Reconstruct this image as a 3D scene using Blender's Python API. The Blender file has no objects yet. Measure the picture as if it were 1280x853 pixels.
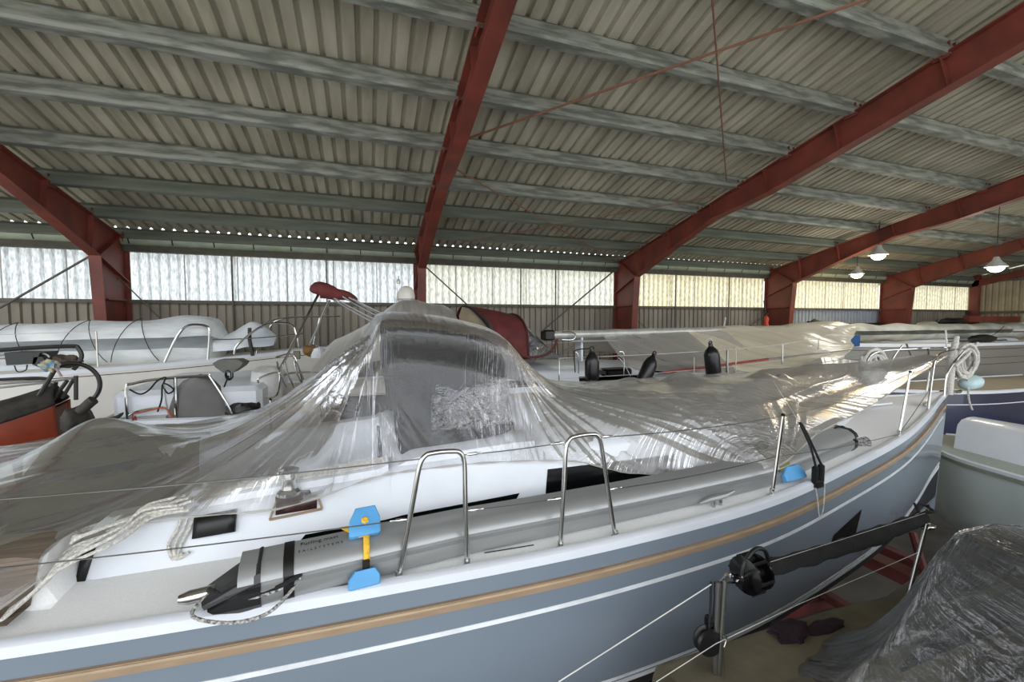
import bpy, math, random
import numpy as np
from mathutils import Vector
random.seed(7); RNG=np.random.RandomState(11)
SC=bpy.context.scene; COL=SC.collection
# ---------------- camera measures (used to place things at their real distance)
EYE=4.6; FPX=526.0; YAW=math.radians(19.1); PIT=math.atan(27/526.0)
cF=Vector((math.sin(YAW)*math.cos(PIT),math.cos(YAW)*math.cos(PIT),-math.sin(PIT)))
cR=Vector((math.cos(YAW),-math.sin(YAW),0)); cU=cR.cross(cF); CAM=Vector((0,0,EYE))
def ray(x,y): return cF+cR*((x-640)/FPX)-cU*((y-426.5)/FPX)
def atY(x,y,Y): d=ray(x,y); return CAM+d*(Y/d.y)
def atX(x,y,X): d=ray(x,y); return CAM+d*(X/d.x)
def atZ(x,y,Z): d=ray(x,y); return CAM+d*((Z-EYE)/d.z)
# ---------------- materials
def newmat(name):
    m=bpy.data.materials.new(name); m.use_nodes=True; nt=m.node_tree
    for n in list(nt.nodes): nt.nodes.remove(n)
    out=nt.nodes.new('ShaderNodeOutputMaterial'); return m,nt,out
def nd(nt,t,**kw):
    n=nt.nodes.new(t)
    for k,v in kw.items(): setattr(n,k,v)
    return n
def ramp(nt,src,stops):
    r=nd(nt,'ShaderNodeValToRGB'); el=r.color_ramp.elements
    while len(el)<len(stops): el.new(0.5)
    for e,(p,c) in zip(el,stops): e.position=p; e.color=(c[0],c[1],c[2],1)
    nt.links.new(src,r.inputs[0]); return r.outputs[0]
def lin(c): return tuple(((x/255)/12.92 if x/255<=.04045 else ((x/255+.055)/1.055)**2.4) for x in c)
def mat(name,rgb,rough=.5,metal=0,var=.12,scale=6,bump=0,bscale=40,spec=.5,stretch=(1,1,1),coat=0,rgb2=None,detail=4,lo=.35,hi=.65):
    m,nt,out=newmat(name); b=nd(nt,'ShaderNodeBsdfPrincipled')
    tc=nd(nt,'ShaderNodeTexCoord'); mp=nd(nt,'ShaderNodeMapping'); mp.inputs['Scale'].default_value=stretch
    nt.links.new(tc.outputs['Object'],mp.inputs[0])
    c=lin(rgb)
    n=nd(nt,'ShaderNodeTexNoise'); n.inputs['Scale'].default_value=scale; n.inputs['Detail'].default_value=detail
    nt.links.new(mp.outputs[0],n.inputs['Vector'])
    c2=lin(rgb2) if rgb2 else tuple(x*(1-var) for x in c)
    c1=c if rgb2 else tuple(min(1,x*(1+var)) for x in c)
    nt.links.new(ramp(nt,n.outputs[0],[(lo,c2),(hi,c1)]),b.inputs['Base Color'])
    b.inputs['Roughness'].default_value=rough; b.inputs['Metallic'].default_value=metal
    b.inputs['Specular IOR Level'].default_value=spec; b.inputs['Coat Weight'].default_value=coat
    if bump:
        n2=nd(nt,'ShaderNodeTexNoise'); n2.inputs['Scale'].default_value=bscale; n2.inputs['Detail'].default_value=4
        nt.links.new(mp.outputs[0],n2.inputs['Vector'])
        bp=nd(nt,'ShaderNodeBump'); bp.inputs['Strength'].default_value=bump; bp.inputs['Distance'].default_value=.02
        nt.links.new(n2.outputs[0],bp.inputs['Height']); nt.links.new(bp.outputs[0],b.inputs['Normal'])
    nt.links.new(b.outputs[0],out.inputs[0]); return m
def emis(name,rgb,s):
    m,nt,out=newmat(name); e=nd(nt,'ShaderNodeEmission'); e.inputs[0].default_value=(*lin(rgb),1); e.inputs[1].default_value=s
    nt.links.new(e.outputs[0],out.inputs[0]); return m
# ---------------- mesh builder
def wloc(o):
    v=Vector((0,0,0))
    while o is not None: v=v+Vector(o.location); o=o.parent
    return v
class MB:
    def __init__(s): s.v=[]; s.f=[]; s.uv=None
    def add(s,vs,fs):
        b=len(s.v); s.v+=[tuple(v) for v in vs]; s.f+=[tuple(b+i for i in f) for f in fs]; return s
    def box(s,c,sz,ax=None,bev=0):
        hx,hy,hz=[q/2 for q in sz]; c=Vector(c)
        if ax is None: ax=(Vector((1,0,0)),Vector((0,1,0)),Vector((0,0,1)))
        k=min(bev,hx*.9,hy*.9,hz*.9)
        if k<=0:
            P=[c+ax[0]*(a*hx)+ax[1]*(b*hy)+ax[2]*(d*hz) for a in(-1,1) for b in(-1,1) for d in(-1,1)]
            return s.add(P,[(0,1,3,2),(4,6,7,5),(0,4,5,1),(2,3,7,6),(0,2,6,4),(1,5,7,3)])
        # chamfered: stack of rounded rings along axis 2
        def ring(hx_,hy_,z):
            q=[(hx_-k,-hy_),(hx_,-hy_+k),(hx_,hy_-k),(hx_-k,hy_),(-hx_+k,hy_),(-hx_,hy_-k),(-hx_,-hy_+k),(-hx_+k,-hy_)]
            return [c+ax[0]*a+ax[1]*b+ax[2]*z for a,b in q]
        rings=[ring(hx-k*.8,hy-k*.8,-hz),ring(hx,hy,-hz+k),ring(hx,hy,hz-k),ring(hx-k*.8,hy-k*.8,hz)]
        return s.loft(rings,True,True)
    def loft(s,rings,closed=True,caps=False):
        n=len(rings[0]); vs=[p for r in rings for p in r]; fs=[]
        for i in range(len(rings)-1):
            for j in range(n if closed else n-1):
                a=i*n+j; b=i*n+(j+1)%n; fs.append((a,b,b+n,a+n))
        if caps: fs.append(tuple(range(n))[::-1]); fs.append(tuple((len(rings)-1)*n+j for j in range(n)))
        return s.add(vs,fs)
    def tube(s,pts,r,seg=8,caps=True,closed=False,flat=1.0):
        P=[Vector(p) for p in pts]; n=len(P)
        if n<2: return s
        rr=r if hasattr(r,'__len__') else [r]*n
        T=[]
        for i in range(n):
            if closed: t=P[(i+1)%n]-P[i-1]
            else: t=P[min(i+1,n-1)]-P[max(i-1,0)]
            if t.length<1e-9: t=Vector((0,0,1))
            T.append(t.normalized())
        up=Vector((0,0,1)) if abs(T[0].z)<.9 else Vector((1,0,0))
        N=(up-T[0]*up.dot(T[0])).normalized(); rings=[]
        for i in range(n):
            N=(N-T[i]*N.dot(T[i]))
            N=N.normalized() if N.length>1e-6 else Vector((1,0,0)); B=T[i].cross(N)
            rings.append([P[i]+(N*math.cos(2*math.pi*k/seg)*flat+B*math.sin(2*math.pi*k/seg))*rr[i] for k in range(seg)])
        if closed: rings.append(rings[0]); return s.loft(rings,True,False)
        return s.loft(rings,True,caps)
    def lathe(s,base,axis,prof,seg=16):
        base=Vector(base); a=Vector(axis).normalized(); up=Vector((0,0,1)) if abs(a.z)<.9 else Vector((1,0,0))
        N=(up-a*up.dot(a)).normalized(); B=a.cross(N)
        return s.loft([[base+a*h+(N*math.cos(2*math.pi*k/seg)+B*math.sin(2*math.pi*k/seg))*max(r,1e-4) for k in range(seg)] for r,h in prof],True,True)
    def prism(s,poly,off):
        off=Vector(off); n=len(poly); P=[Vector(p) for p in poly]
        vs=P+[p+off for p in P]; fs=[tuple(range(n))[::-1],tuple(range(n,2*n))]+[(i,(i+1)%n,n+(i+1)%n,n+i) for i in range(n)]
        return s.add(vs,fs)
    def grid(s,A):   # A: nu x nv x 3
        nu,nv=len(A),len(A[0]); return s.add([p for r in A for p in r],[(i*nv+j,i*nv+j+1,(i+1)*nv+j+1,(i+1)*nv+j) for i in range(nu-1) for j in range(nv-1)])
    def build(s,name,m,parent=None,smooth=True,loc=None,label=None,cat=None,group=None,kind=None,thick=0,autosm=True):
        me=bpy.data.meshes.new(name)
        org=wloc(parent) if parent else Vector(loc if loc is not None else (0,0,0))
        V=np.array(s.v,dtype=float)-np.array(org)
        me.from_pydata([tuple(p) for p in V],[],s.f); me.update()
        if s.uv is not None:
            u=me.uv_layers.new(name='UVMap'); li=np.zeros(len(me.loops),dtype=np.int32); me.loops.foreach_get('vertex_index',li)
            u.data.foreach_set('uv',np.array(s.uv)[li].astype(np.float32).ravel())
        me.materials.append(m)
        o=bpy.data.objects.new(name,me); COL.objects.link(o)
        if parent: o.parent=parent
        else: o.location=org
        if smooth:
            me.polygons.foreach_set('use_smooth',[True]*len(me.polygons))
            if autosm: me.set_sharp_from_angle(angle=math.radians(38))
        if thick:
            md=o.modifiers.new('th','SOLIDIFY'); md.thickness=thick; md.offset=0
        tag(o,label,cat,group,kind); return o
def tag(o,label=None,cat=None,group=None,kind=None):
    if label: o['label']=label
    if cat: o['category']=cat
    if group: o['group']=group
    if kind: o['kind']=kind
    return o
def empty(name,loc,label=None,cat=None,group=None,kind=None):
    o=bpy.data.objects.new(name,None); COL.objects.link(o); o.location=loc; o.empty_display_size=.1
    return tag(o,label,cat,group,kind)
def smoothpts(pts,n=6,closed=False):
    P=[Vector(p) for p in pts]; out=[]; m=len(P)
    rng=range(m) if closed else range(m-1)
    for i in rng:
        if closed: a,b,c,d=P[i-1],P[i],P[(i+1)%m],P[(i+2)%m]
        else: a,b,c,d=P[max(i-1,0)],P[i],P[i+1],P[min(i+2,m-1)]
        for k in range(n):
            t=k/n; out.append(.5*((2*b)+(c-a)*t+(2*a-5*b+4*c-d)*t*t+(3*b-a-3*c+d)*t**3))
    if not closed: out.append(P[-1])
    return out
def sag(a,b,s,n=12):
    a=Vector(a);b=Vector(b); return [a.lerp(b,i/n)-Vector((0,0,4*s*(i/n)*(1-i/n))) for i in range(n+1)]
def noise1(x,seed=0):
    x=np.asarray(x,dtype=float); i=np.floor(x).astype(int); f=x-i; f=f*f*(3-2*f)
    h=lambda k: np.modf(np.abs(np.sin((k+seed*57)*12.9898)*43758.5453))[0]
    return h(i)*(1-f)+h(i+1)*f
# common materials
M={}
M['gel']=mat('white_gelcoat',(220,225,232),.35,var=.03,scale=3,coat=.3)
M['deckwhite']=mat('white_nonskid',(243,243,243),.55,var=.04,scale=120,bump=.15,bscale=300)
M['steel']=mat('stainless_steel',(200,200,198),.12,metal=1,var=.05)
M['wire']=mat('steel_wire',(120,120,118),.35,metal=.8)
M['whitewire']=mat('white_coated_wire',(205,203,198),.4)
M['alu']=mat('anodised_aluminium',(150,152,152),.3,metal=.35,var=.06,scale=3,stretch=(.3,4,4))
M['black']=mat('black_plastic',(14,14,15),.4,var=.3)
M['blackgloss']=mat('black_acrylic',(7,7,9),.18,var=.2,spec=.3)
M['blackrope']=mat('black_braid',(22,22,23),.8,var=.5,scale=60,bump=.6,bscale=120)
M['rope']=mat('white_braid_rope',(226,224,218),.85,rgb2=(176,172,164),scale=70,bump=.5,bscale=150)
M['darkcloth']=mat('charcoal_acrylic_cloth',(22,22,21),.9,var=.15,scale=8,bump=.3,bscale=30)
M['red']=mat('red_oxide_paint',(128,60,47),.55,rgb2=(96,46,37),scale=2.5,lo=.3,hi=.7)
M['rust']=mat('rusty_rod',(120,82,66),.7)
M['galv']=mat('galvanised_steel',(148,151,142),.6,metal=.2,rgb2=(108,112,104),scale=4,stretch=(.6,3,3),lo=.42,hi=.58,detail=8)
M['blue']=mat('sky_blue_foam',(88,160,215),.6,var=.06)
M['yellow']=mat('yellow_webbing',(225,180,50),.7,var=.15,scale=60)
M['tan']=mat('tan_rubbing_strake',(150,128,104),.6,var=.1,scale=5,stretch=(1,6,6))
M['glassdark']=mat('tinted_window',(8,9,11),.12,var=.1,spec=.12)
M['teak']=mat('teak',(118,104,90),.7,rgb2=(88,77,66),scale=6,stretch=(.5,14,14))
M['navy']=mat('navy_gelcoat',(22,32,66),.3,coat=.4)
M['bluetarp']=mat('blue_canvas',(32,78,130),.8)
M['beige']=mat('beige_tarpaulin',(120,112,92),.8,rgb2=(84,78,62),scale=2.5,bump=.4,bscale=6)
M['redcloth']=mat('burgundy_canvas',(104,44,42),.8,rgb2=(84,34,34),scale=5)
# ================= BUILDING =================
FX=[-10.75,-4.75,1.25,7.15,13.2,19.3,25.3]
def zp(Y): return 4.6+3.26*1.0+ -.236*(Y-4.6)   # purlin centre plane
PITCH=.236
# ceiling: corrugated fibre sheets running down the slope
mm=mat('fibre_cement_sheet',(182,177,160),.85,rgb2=(150,145,128),scale=1.3,stretch=(3,.6,1),detail=8,bump=.15,bscale=30)
def corr_roof(y0,y1,x0,x1,zoff):
    b=MB(); xs=[];w=[]; x=x0
    while x<x1:
        for fx,h in((0,0),(.66,0),(.71,.034),(.76,.044),(.90,.044),(.95,.034)): xs.append(x+fx*.2); w.append(h-.026)
        x+=.2
    A=[]
    for Y in np.arange(y0,y1-.5,2.12):
        e=min(Y+2.12,y1)
        for yy,dz in((Y,.012),(e,-.006)): A.append([(x,yy,zp(yy)+zoff+dz+ww) for x,ww in zip(xs,w)])
    b.grid(A)
    return b
cl=corr_roof(-6.0,11.45,-11,25.5,.16).build('ceiling',mm,kind='structure',smooth=False)
# back wall cladding: trapezoidal ribs
mw=mat('wall_cladding',(158,150,136),.6,rgb2=(134,128,114),scale=2,stretch=(1,1,.3))
def ribbed(x0,x1,z0,z1,Y,pitch=.175,d=.045):
    b=MB(); pr=[]
    x=x0
    while x<x1-1e-6:
        for fx,dy in((0,0),(.70,0),(.78,d),(.92,d)): pr.append((min(x+fx*pitch,x1),Y+dy))
        x+=pitch
    pr.append((x1,Y)); b.grid([[(px,py,z) for px,py in pr] for z in(z0,z1)]); return b
wl=ribbed(-11,13.2,0,4.98,11.12).build('wall_back',mw,smooth=False,kind='structure')
mw2=mat('pale_blue_cladding',(150,162,176),.6,var=.06)
ribbed(13.2,20.6,0,4.98,11.12).build('wall_back_blue',mw2,smooth=False,kind='structure')
ribbed(20.6,25.4,0,4.98,11.12).build('wall_back_end',mw,smooth=False,kind='structure')
# end wall
b=MB(); yy=np.arange(-6,11.2,.05); 
pr=[(25.35+(.03 if (k%4)==0 else 0),y) for k,y in enumerate(yy)]
b.grid([[(x,y,z if z==0 else zp(y)+.1) for x,y in pr] for z in (0,1)])
b.build('wall_right',mat('end_wall_cladding',(176,162,132),.6,rgb2=(150,138,112),scale=1.5),smooth=False,kind='structure')
# floor
b=MB(); b.grid([[(x,y,0) for y in (-6.2,0,11.2)] for x in(-11,0,25.4)])
b.build('floor',mat('concrete_floor',(104,100,94),.8,rgb2=(76,73,68),scale=1.2,bump=.2),smooth=False,kind='structure')
b=MB(); b.grid([[(x,y,-.02) for y in (-40,-6.2)] for x in(-45,60)])
b.build('ground_outside',mat('bounce_concrete_apron',(214,210,200),.8,var=.06,scale=.3),smooth=False,kind='structure')  # unseen apron, made pale to bounce light up to the ceiling
# translucent strip, one pane run per bay
def translucent(name,rgb,em):
    m,nt,out=newmat(name); tc=nd(nt,'ShaderNodeTexCoord'); 
    n=nd(nt,'ShaderNodeTexNoise'); n.inputs['Scale'].default_value=7; n.inputs['Detail'].default_value=8
    mp=nd(nt,'ShaderNodeMapping'); mp.inputs['Scale'].default_value=(5,1,1.1); nt.links.new(tc.outputs['Object'],mp.inputs[0]); nt.links.new(mp.outputs[0],n.inputs[0])
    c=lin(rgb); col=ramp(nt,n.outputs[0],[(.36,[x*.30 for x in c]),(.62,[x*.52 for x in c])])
    wv=nd(nt,'ShaderNodeTexWave'); wv.inputs['Scale'].default_value=1.795; wv.inputs['Distortion'].default_value=.15; nt.links.new(tc.outputs['Object'],wv.inputs[0])  # darker rib flanks: their shade is striped into the sheet colour
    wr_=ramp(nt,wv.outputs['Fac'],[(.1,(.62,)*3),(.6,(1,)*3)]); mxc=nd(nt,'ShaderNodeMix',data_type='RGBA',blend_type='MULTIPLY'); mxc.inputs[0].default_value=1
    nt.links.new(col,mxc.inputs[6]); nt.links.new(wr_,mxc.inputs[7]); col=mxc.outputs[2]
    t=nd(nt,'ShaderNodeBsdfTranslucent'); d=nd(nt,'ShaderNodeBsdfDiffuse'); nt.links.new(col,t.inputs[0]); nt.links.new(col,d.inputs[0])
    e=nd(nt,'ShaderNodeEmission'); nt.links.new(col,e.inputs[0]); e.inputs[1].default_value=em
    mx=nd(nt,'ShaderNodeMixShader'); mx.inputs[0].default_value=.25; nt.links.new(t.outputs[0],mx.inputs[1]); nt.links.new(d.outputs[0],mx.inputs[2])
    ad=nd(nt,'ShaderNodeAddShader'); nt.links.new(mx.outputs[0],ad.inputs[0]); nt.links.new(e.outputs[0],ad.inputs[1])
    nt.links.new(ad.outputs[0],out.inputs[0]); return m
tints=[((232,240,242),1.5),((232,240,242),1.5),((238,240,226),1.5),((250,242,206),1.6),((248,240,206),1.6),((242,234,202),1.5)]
mlap=mat('lap_strip',(170,172,166),.6)
for i in range(6):
    x0,x1=FX[i]+.02,FX[i+1]-.02
    w=ribbed(x0,x1,5.0,6.02,11.12,.175,.035).build('window_%d'%(i+1),translucent('translucent_sheet_%d'%i,*tints[i]),smooth=False,kind='structure')
    x=x0+1.0
    while x<x1-.1: MB().box((x,11.10,5.51),(.02,.012,1.0)).build('lap_strip',mlap,w,smooth=False); x+=1.0
# girts, eave beam, pale gutter roll
mg=mat('dull_girt',(92,88,78),.6,var=.15)
MB().box((7.2,11.02,4.98),(36.5,.1,.07)).build('trim_1',mg,smooth=False,kind='structure')
MB().box((7.2,11.0,6.08),(36.5,.16,.13)).build('trim_2',mat('eave_beam',(74,72,60),.7,var=.2),smooth=False,kind='structure')
b=MB(); b.tube([(-11,10.98,6.27),(25.3,10.98,6.27)],.13,16); 
g=b.build('trim_3',mat('pale_green_gutter',(150,160,142),.5,var=.1),kind='structure')
for x in np.arange(-10.6,25,.75): MB().tube([(x,10.98+.135*math.cos(a),6.27+.135*math.sin(a)) for a in np.linspace(-.5,4.0,8)],.012,5).build('bracket',M['black'],g)
MB().box((7.2,11.3,6.2),(36.5,.03,2*(zp(11.3)+.165-6.2))).build('trim_6',mg,smooth=False,kind='structure')
# thin vertical hanger tubes on the wall
hl=['bright bay left of the foreshortened frame','bay over the red boom cover']
for k,px in enumerate([290,408,651,694.5-0,845,912]):
    p=atY(px,340,10.95)
    MB().tube([(p.x,10.95,3.2),(p.x,10.95,6.5)],.02 if k!=1 else .015,8).build('wall_post',mg,loc=(p.x,10.95,3.2),label='thin grey vertical sag rod on the back wall, '+['right of the leftmost column','above the burgundy spar cover','third from the left','fourth from the left','first right of the third red column','nearest the fourth red column'][k],cat='rod',group='vertical rods on the back wall')
# purlins
pn=['lowest','second lowest','third lowest','fourth lowest','fifth lowest','sixth lowest','seventh lowest','eighth lowest']
PY=[10.95,9.95,8.85,7.8,6.72,5.66,4.6,3.52,2.45]
mpur=M['galv']; mpur2=mat('painted_purlin',(104,110,98),.6,rgb2=(86,92,82),scale=3,stretch=(.4,3,3))
def purlin(Y,k):
    z=zp(Y); b=MB(); x0,x1=-10.8,25.3
    sec=[(a*1.1,c*1.15) for a,c in [(-.055,.10),(.06,.10),(.06,.085),(-.02,.08),(-.03,.03),(-.005,0),(-.03,-.04),(-.01,-.075),(.05,-.085),(.05,-.10),(-.06,-.11),(-.085,-.09),(-.09,-.05),(-.07,0),(-.085,.05)]]
    ca,sa=math.cos(-.232),math.sin(-.232)
    ring=lambda x:[Vector((x,Y+a*ca-c*sa,z+a*sa+c*ca)) for a,c in sec]
    b.loft([ring(x) for x in (x0,x1)],True,True)
    o=b.build('roof_purlin',mpur if k>=3 else mpur2,loc=(x0,Y,z),smooth=True,label='long galvanised roof purlin, the '+(pn[k] if k<8 else 'topmost')+' one counted up from the eave',cat='purlin',group='purlins under the roof sheets')
    for F in FX[1:-1]:
        MB().box((F-.06,Y-.02,z-.06),(.014,.17,.2)).build('cleat',M['red'],o,smooth=False)
        MB().box((F+.06,Y-.02,z-.06),(.014,.17,.2)).build('cleat',M['red'],o,smooth=False)
    return o
for k,Y in enumerate(PY): purlin(Y,k)
# portal frames
fl=['red steel portal frame outside the left picture edge','leftmost red steel portal frame with wide haunched column','red steel portal frame seen almost edge on above the covered sprayhood','big red steel portal frame crossing the roof to the upper right corner','fourth red steel portal frame from the left, behind the far boats','small red steel portal frame nearest the far end wall','end wall']
def ztop(Y): return zp(Y)-.11
def zbot(Y):
    pts=[(-6,ztop(-6)-.45),(2.78,ztop(2.78)-.44),(6.0,ztop(6.0)-.46),(7.3,6.78),(8.6,6.32),(10.0,5.8)]
    return float(np.interp(Y,[p[0] for p in pts],[p[1] for p in pts]))
for k,X in enumerate(FX[:-1]):
    if k==0: continue
    r=empty('portal_frame',(X,11,0),fl[k],'steel frame','portal frames along the hall')
    w=.012
    # column web tapered
    MB().prism([(X-w/2,11.02,0),(X-w/2,10.42,0),(X-w/2,10.0,5.8),(X-w/2,11.02,5.6)],(w,0,0)).build('column_web',M['red'],r,smooth=False)
    b=MB(); fw=.19
    b.prism([(X-fw/2,11.03,0),(X-fw/2,11.01,0),(X-fw/2,11.01,6.52),(X-fw/2,11.03,6.52)],(fw,0,0))
    b.prism([(X-fw/2,10.43,0),(X-fw/2,10.41,0),(X-fw/2,9.99,5.8),(X-fw/2,10.01,5.8)],(fw,0,0))
    b.build('column_flange',M['red'],r,smooth=False)
    ys=[10.0,8.6,7.3,6.0,2.78,-6]
    MB().prism([(X-w/2,y,zbot(y)) for y in ys]+[(X-w/2,-6,ztop(-6)),(X-w/2,11.02,ztop(11.02)),(X-w/2,11.02,5.6)],(w,0,0)).build('rafter_web',M['red'],r,smooth=False)
    b=MB()
    b.prism([(X-fw/2,11.05,ztop(11.05)),(X-fw/2,-6,ztop(-6)),(X-fw/2,-6,ztop(-6)-.015),(X-fw/2,11.05,ztop(11.05)-.015)],(fw,0,0))
    b.prism([(X-fw/2,y,zbot(y)) for y in ys]+[(X-fw/2,y,zbot(y)-.016) for y in ys[::-1]],(fw,0,0))
    b.build('rafter_flange',M['red'],r,smooth=False)
    for y in [9.75,8.6,7.25,5.95,4.7,3.4]:
        MB().prism([(X-.09,y,zbot(y)),(X-.09,y+.012,zbot(y)),(X-.09,y+.012+.1,ztop(y+.1)),(X-.09,y+.1,ztop(y+.1))],(.18,0,0)).build('stiffener',M['red'],r,smooth=False)
    MB().prism([(X-.09,10.0,5.8),(X-.09,10.0,5.81),(X-.09,11.02,6.46),(X-.09,11.02,6.45)],(.18,0,0)).build('stiffener',M['red'],r,smooth=False)
    MB().prism([(X-.09,10.0,5.8),(X-.09,10.0,5.78),(X-.09,11.02,5.36),(X-.09,11.02,5.38)],(.18,0,0)).build('stiffener',M['red'],r,smooth=False)
    MB().prism([(X-.09,10.2,4.98),(X-.09,10.2,5.0),(X-.09,11.0,5.0),(X-.09,11.0,4.98)],(.18,0,0)).build('stiffener',M['red'],r,smooth=False)
    MB().box((X,10.7,.02),(.4,1.1,.04)).build('base_plate',M['red'],r,smooth=False)
# right end post + rafter along the end wall
r=empty('end_wall_frame',(25.2,10.9,0),'dark red end post and rafter in the far right corner of the hall','steel frame')
MB().box((25.2,10.85,3.3),(.2,.3,6.6)).build('column',M['red'],r,smooth=False)
MB().prism([(25.1,11,ztop(11)),(25.1,-6,ztop(-6)),(25.1,-6,ztop(-6)-.25),(25.1,11,ztop(11)-.25)],(.18,0,0)).build('rafter',M['red'],r,smooth=False)
MB().box((25.25,4,4.9),(.1,13.6,.1)).build('trim_4',mg,smooth=False,kind='structure')
MB().box((25.25,4,6.25),(.1,13.6,.1)).build('trim_5',mg,smooth=False,kind='structure')
# low dark red beam behind far boats
MB().box((23.6,9.6,4.62),(3.6,.2,.22)).build('crash_beam',M['red'],loc=(21.8,9.6,4.5),label='dark red horizontal beam low by the far end wall',cat='beam')
# bracing rods
def rod(px0,px1,Y0,Y1,r,lab,m):
    a=atY(*px0,Y0); c=atY(*px1,Y1)
    MB().tube([a,c],r,6).build('bracing_rod',m,loc=tuple(a),label=lab,cat='rod')
rod((113,320),(-40,408),10.9,10.9,.022,'slanting dark bracing rod left of the leftmost red column',mg)
rod((125,324),(220,418),10.7,10.9,.012,'thin slanting rod crossing behind the leftmost red column',mg)
rod((528,330),(640,432),10.9,10.9,.018,'slanting bracing rod right of the edge-on red column',mg)
rod((766,340),(680,412),10.9,10.9,.022,'slanting bracing rod left of the third red column',mg)
rod((787,393),(820,420),10.9,10.9,.012,'short slanting rod right of the third red column base',mg)
rod((968,388),(905,428),10.9,10.9,.016,'slanting bracing rod left of the fourth red column',mg)
# roof diagonals, below purlins
def roofpt(px,py,off=-.02):
    d=ray(px,py); # z=4.6+3.26-.236(Y-4.6)-.14
    a=3.26+.236*4.6-.14+off; t=a/(d.z+.236*d.y); return CAM+d*t
def rrod(p,q,r,lab): 
    a,c=roofpt(*p),roofpt(*q)
    MB().tube([a,c],r,6).build('bracing_rod',M['rust'],loc=tuple(a),label=lab,cat='rod')
rrod((565,180),(1110,-10),.018,'long rusty bracing rod running up to the right under the roof from the edge-on frame')
rrod((560,206),(775,330),.012,'thin pale rod falling right from the edge-on frame to the third frame knee')
rrod((890,-5),(908,226),.012,'rusty rod crossing upward near the middle of the big frame')
rrod((575,304),(895,245),.01,'thin rusty rod low under the roof between the edge-on frame and the big frame')
# lamps
mh=mat('lamp_housing',(190,190,185),.4,metal=.3)
for (px,py,Y,lab,s,rgb) in [(1098,319,7.5,'round pendant high-bay lamp just right of the fourth frame knee',9,(255,250,235)),(1071,343,9.6,'warm glowing pendant lamp low over the far bay',26,(255,225,150)),(1245,334,6.2,'small round pendant lamp at the right picture edge',9,(255,252,245))]:
    p=atY(px,py,Y); r=empty('pendant_lamp',tuple(p),lab,'lamp')
    MB().lathe((p.x,p.y,p.z),(0,0,1),[(.22,0),(.2,.03),(.1,.14),(.07,.2),(.05,.26)],20).build('lamp_shade',mh,r)
    MB().lathe((p.x,p.y,p.z-.015),(0,0,1),[(.02,-.12),(.09,-.10),(.15,-.04),(.16,.012)],16).build('bulb',emis('lamp_glow',rgb,s),r)
    pl_=bpy.data.lights.new('lamp_light','POINT'); pl_.energy=45 if s>20 else 70; pl_.color=(1,.68,.30) if s>20 else (1,.93,.8); pl_.shadow_soft_size=.3; lo_=bpy.data.objects.new('lamp_light',pl_); COL.objects.link(lo_); lo_.parent=r; lo_.location=(0,0,-.32)
    MB().tube([(p.x,p.y,p.z+.25),(p.x,p.y,zp(p.y)+.05)],.008,6).build('cord',M['black'],r)
# ================= camera, world, light =================
cam=bpy.data.cameras.new('camera'); co=bpy.data.objects.new('camera',cam); COL.objects.link(co)
co.location=CAM; co.rotation_euler=(math.pi/2-PIT,0,-YAW)
cam.sensor_width=36; cam.lens=FPX/1280*36; cam.clip_start=.02; cam.clip_end=400; SC.camera=co
w=bpy.data.worlds.new('world'); SC.world=w; w.use_nodes=True; nt=w.node_tree
bg=nt.nodes['Background']; tc=nd(nt,'ShaderNodeTexCoord'); sp=nd(nt,'ShaderNodeSeparateXYZ'); nt.links.new(tc.outputs['Generated'],sp.inputs[0])
mp=nd(nt,'ShaderNodeMapRange'); mp.inputs[1].default_value=-1; mp.inputs[2].default_value=1; nt.links.new(sp.outputs[2],mp.inputs[0])
c=ramp(nt,mp.outputs[0],[(.3,(.52,.50,.46)),(.49,(.58,.56,.52)),(.51,(.55,.57,.6)),(.60,(1.05,1.08,1.12)),(1,(1.0,1.1,1.2))]); nt.links.new(c,bg.inputs[0]); bg.inputs[1].default_value=3.2
SC.view_settings.view_transform='Standard'; SC.view_settings.look='None'; SC.view_settings.gamma=1; SC.view_settings.use_curve_mapping=False
SC.view_settings.exposure=-0.12
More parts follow.
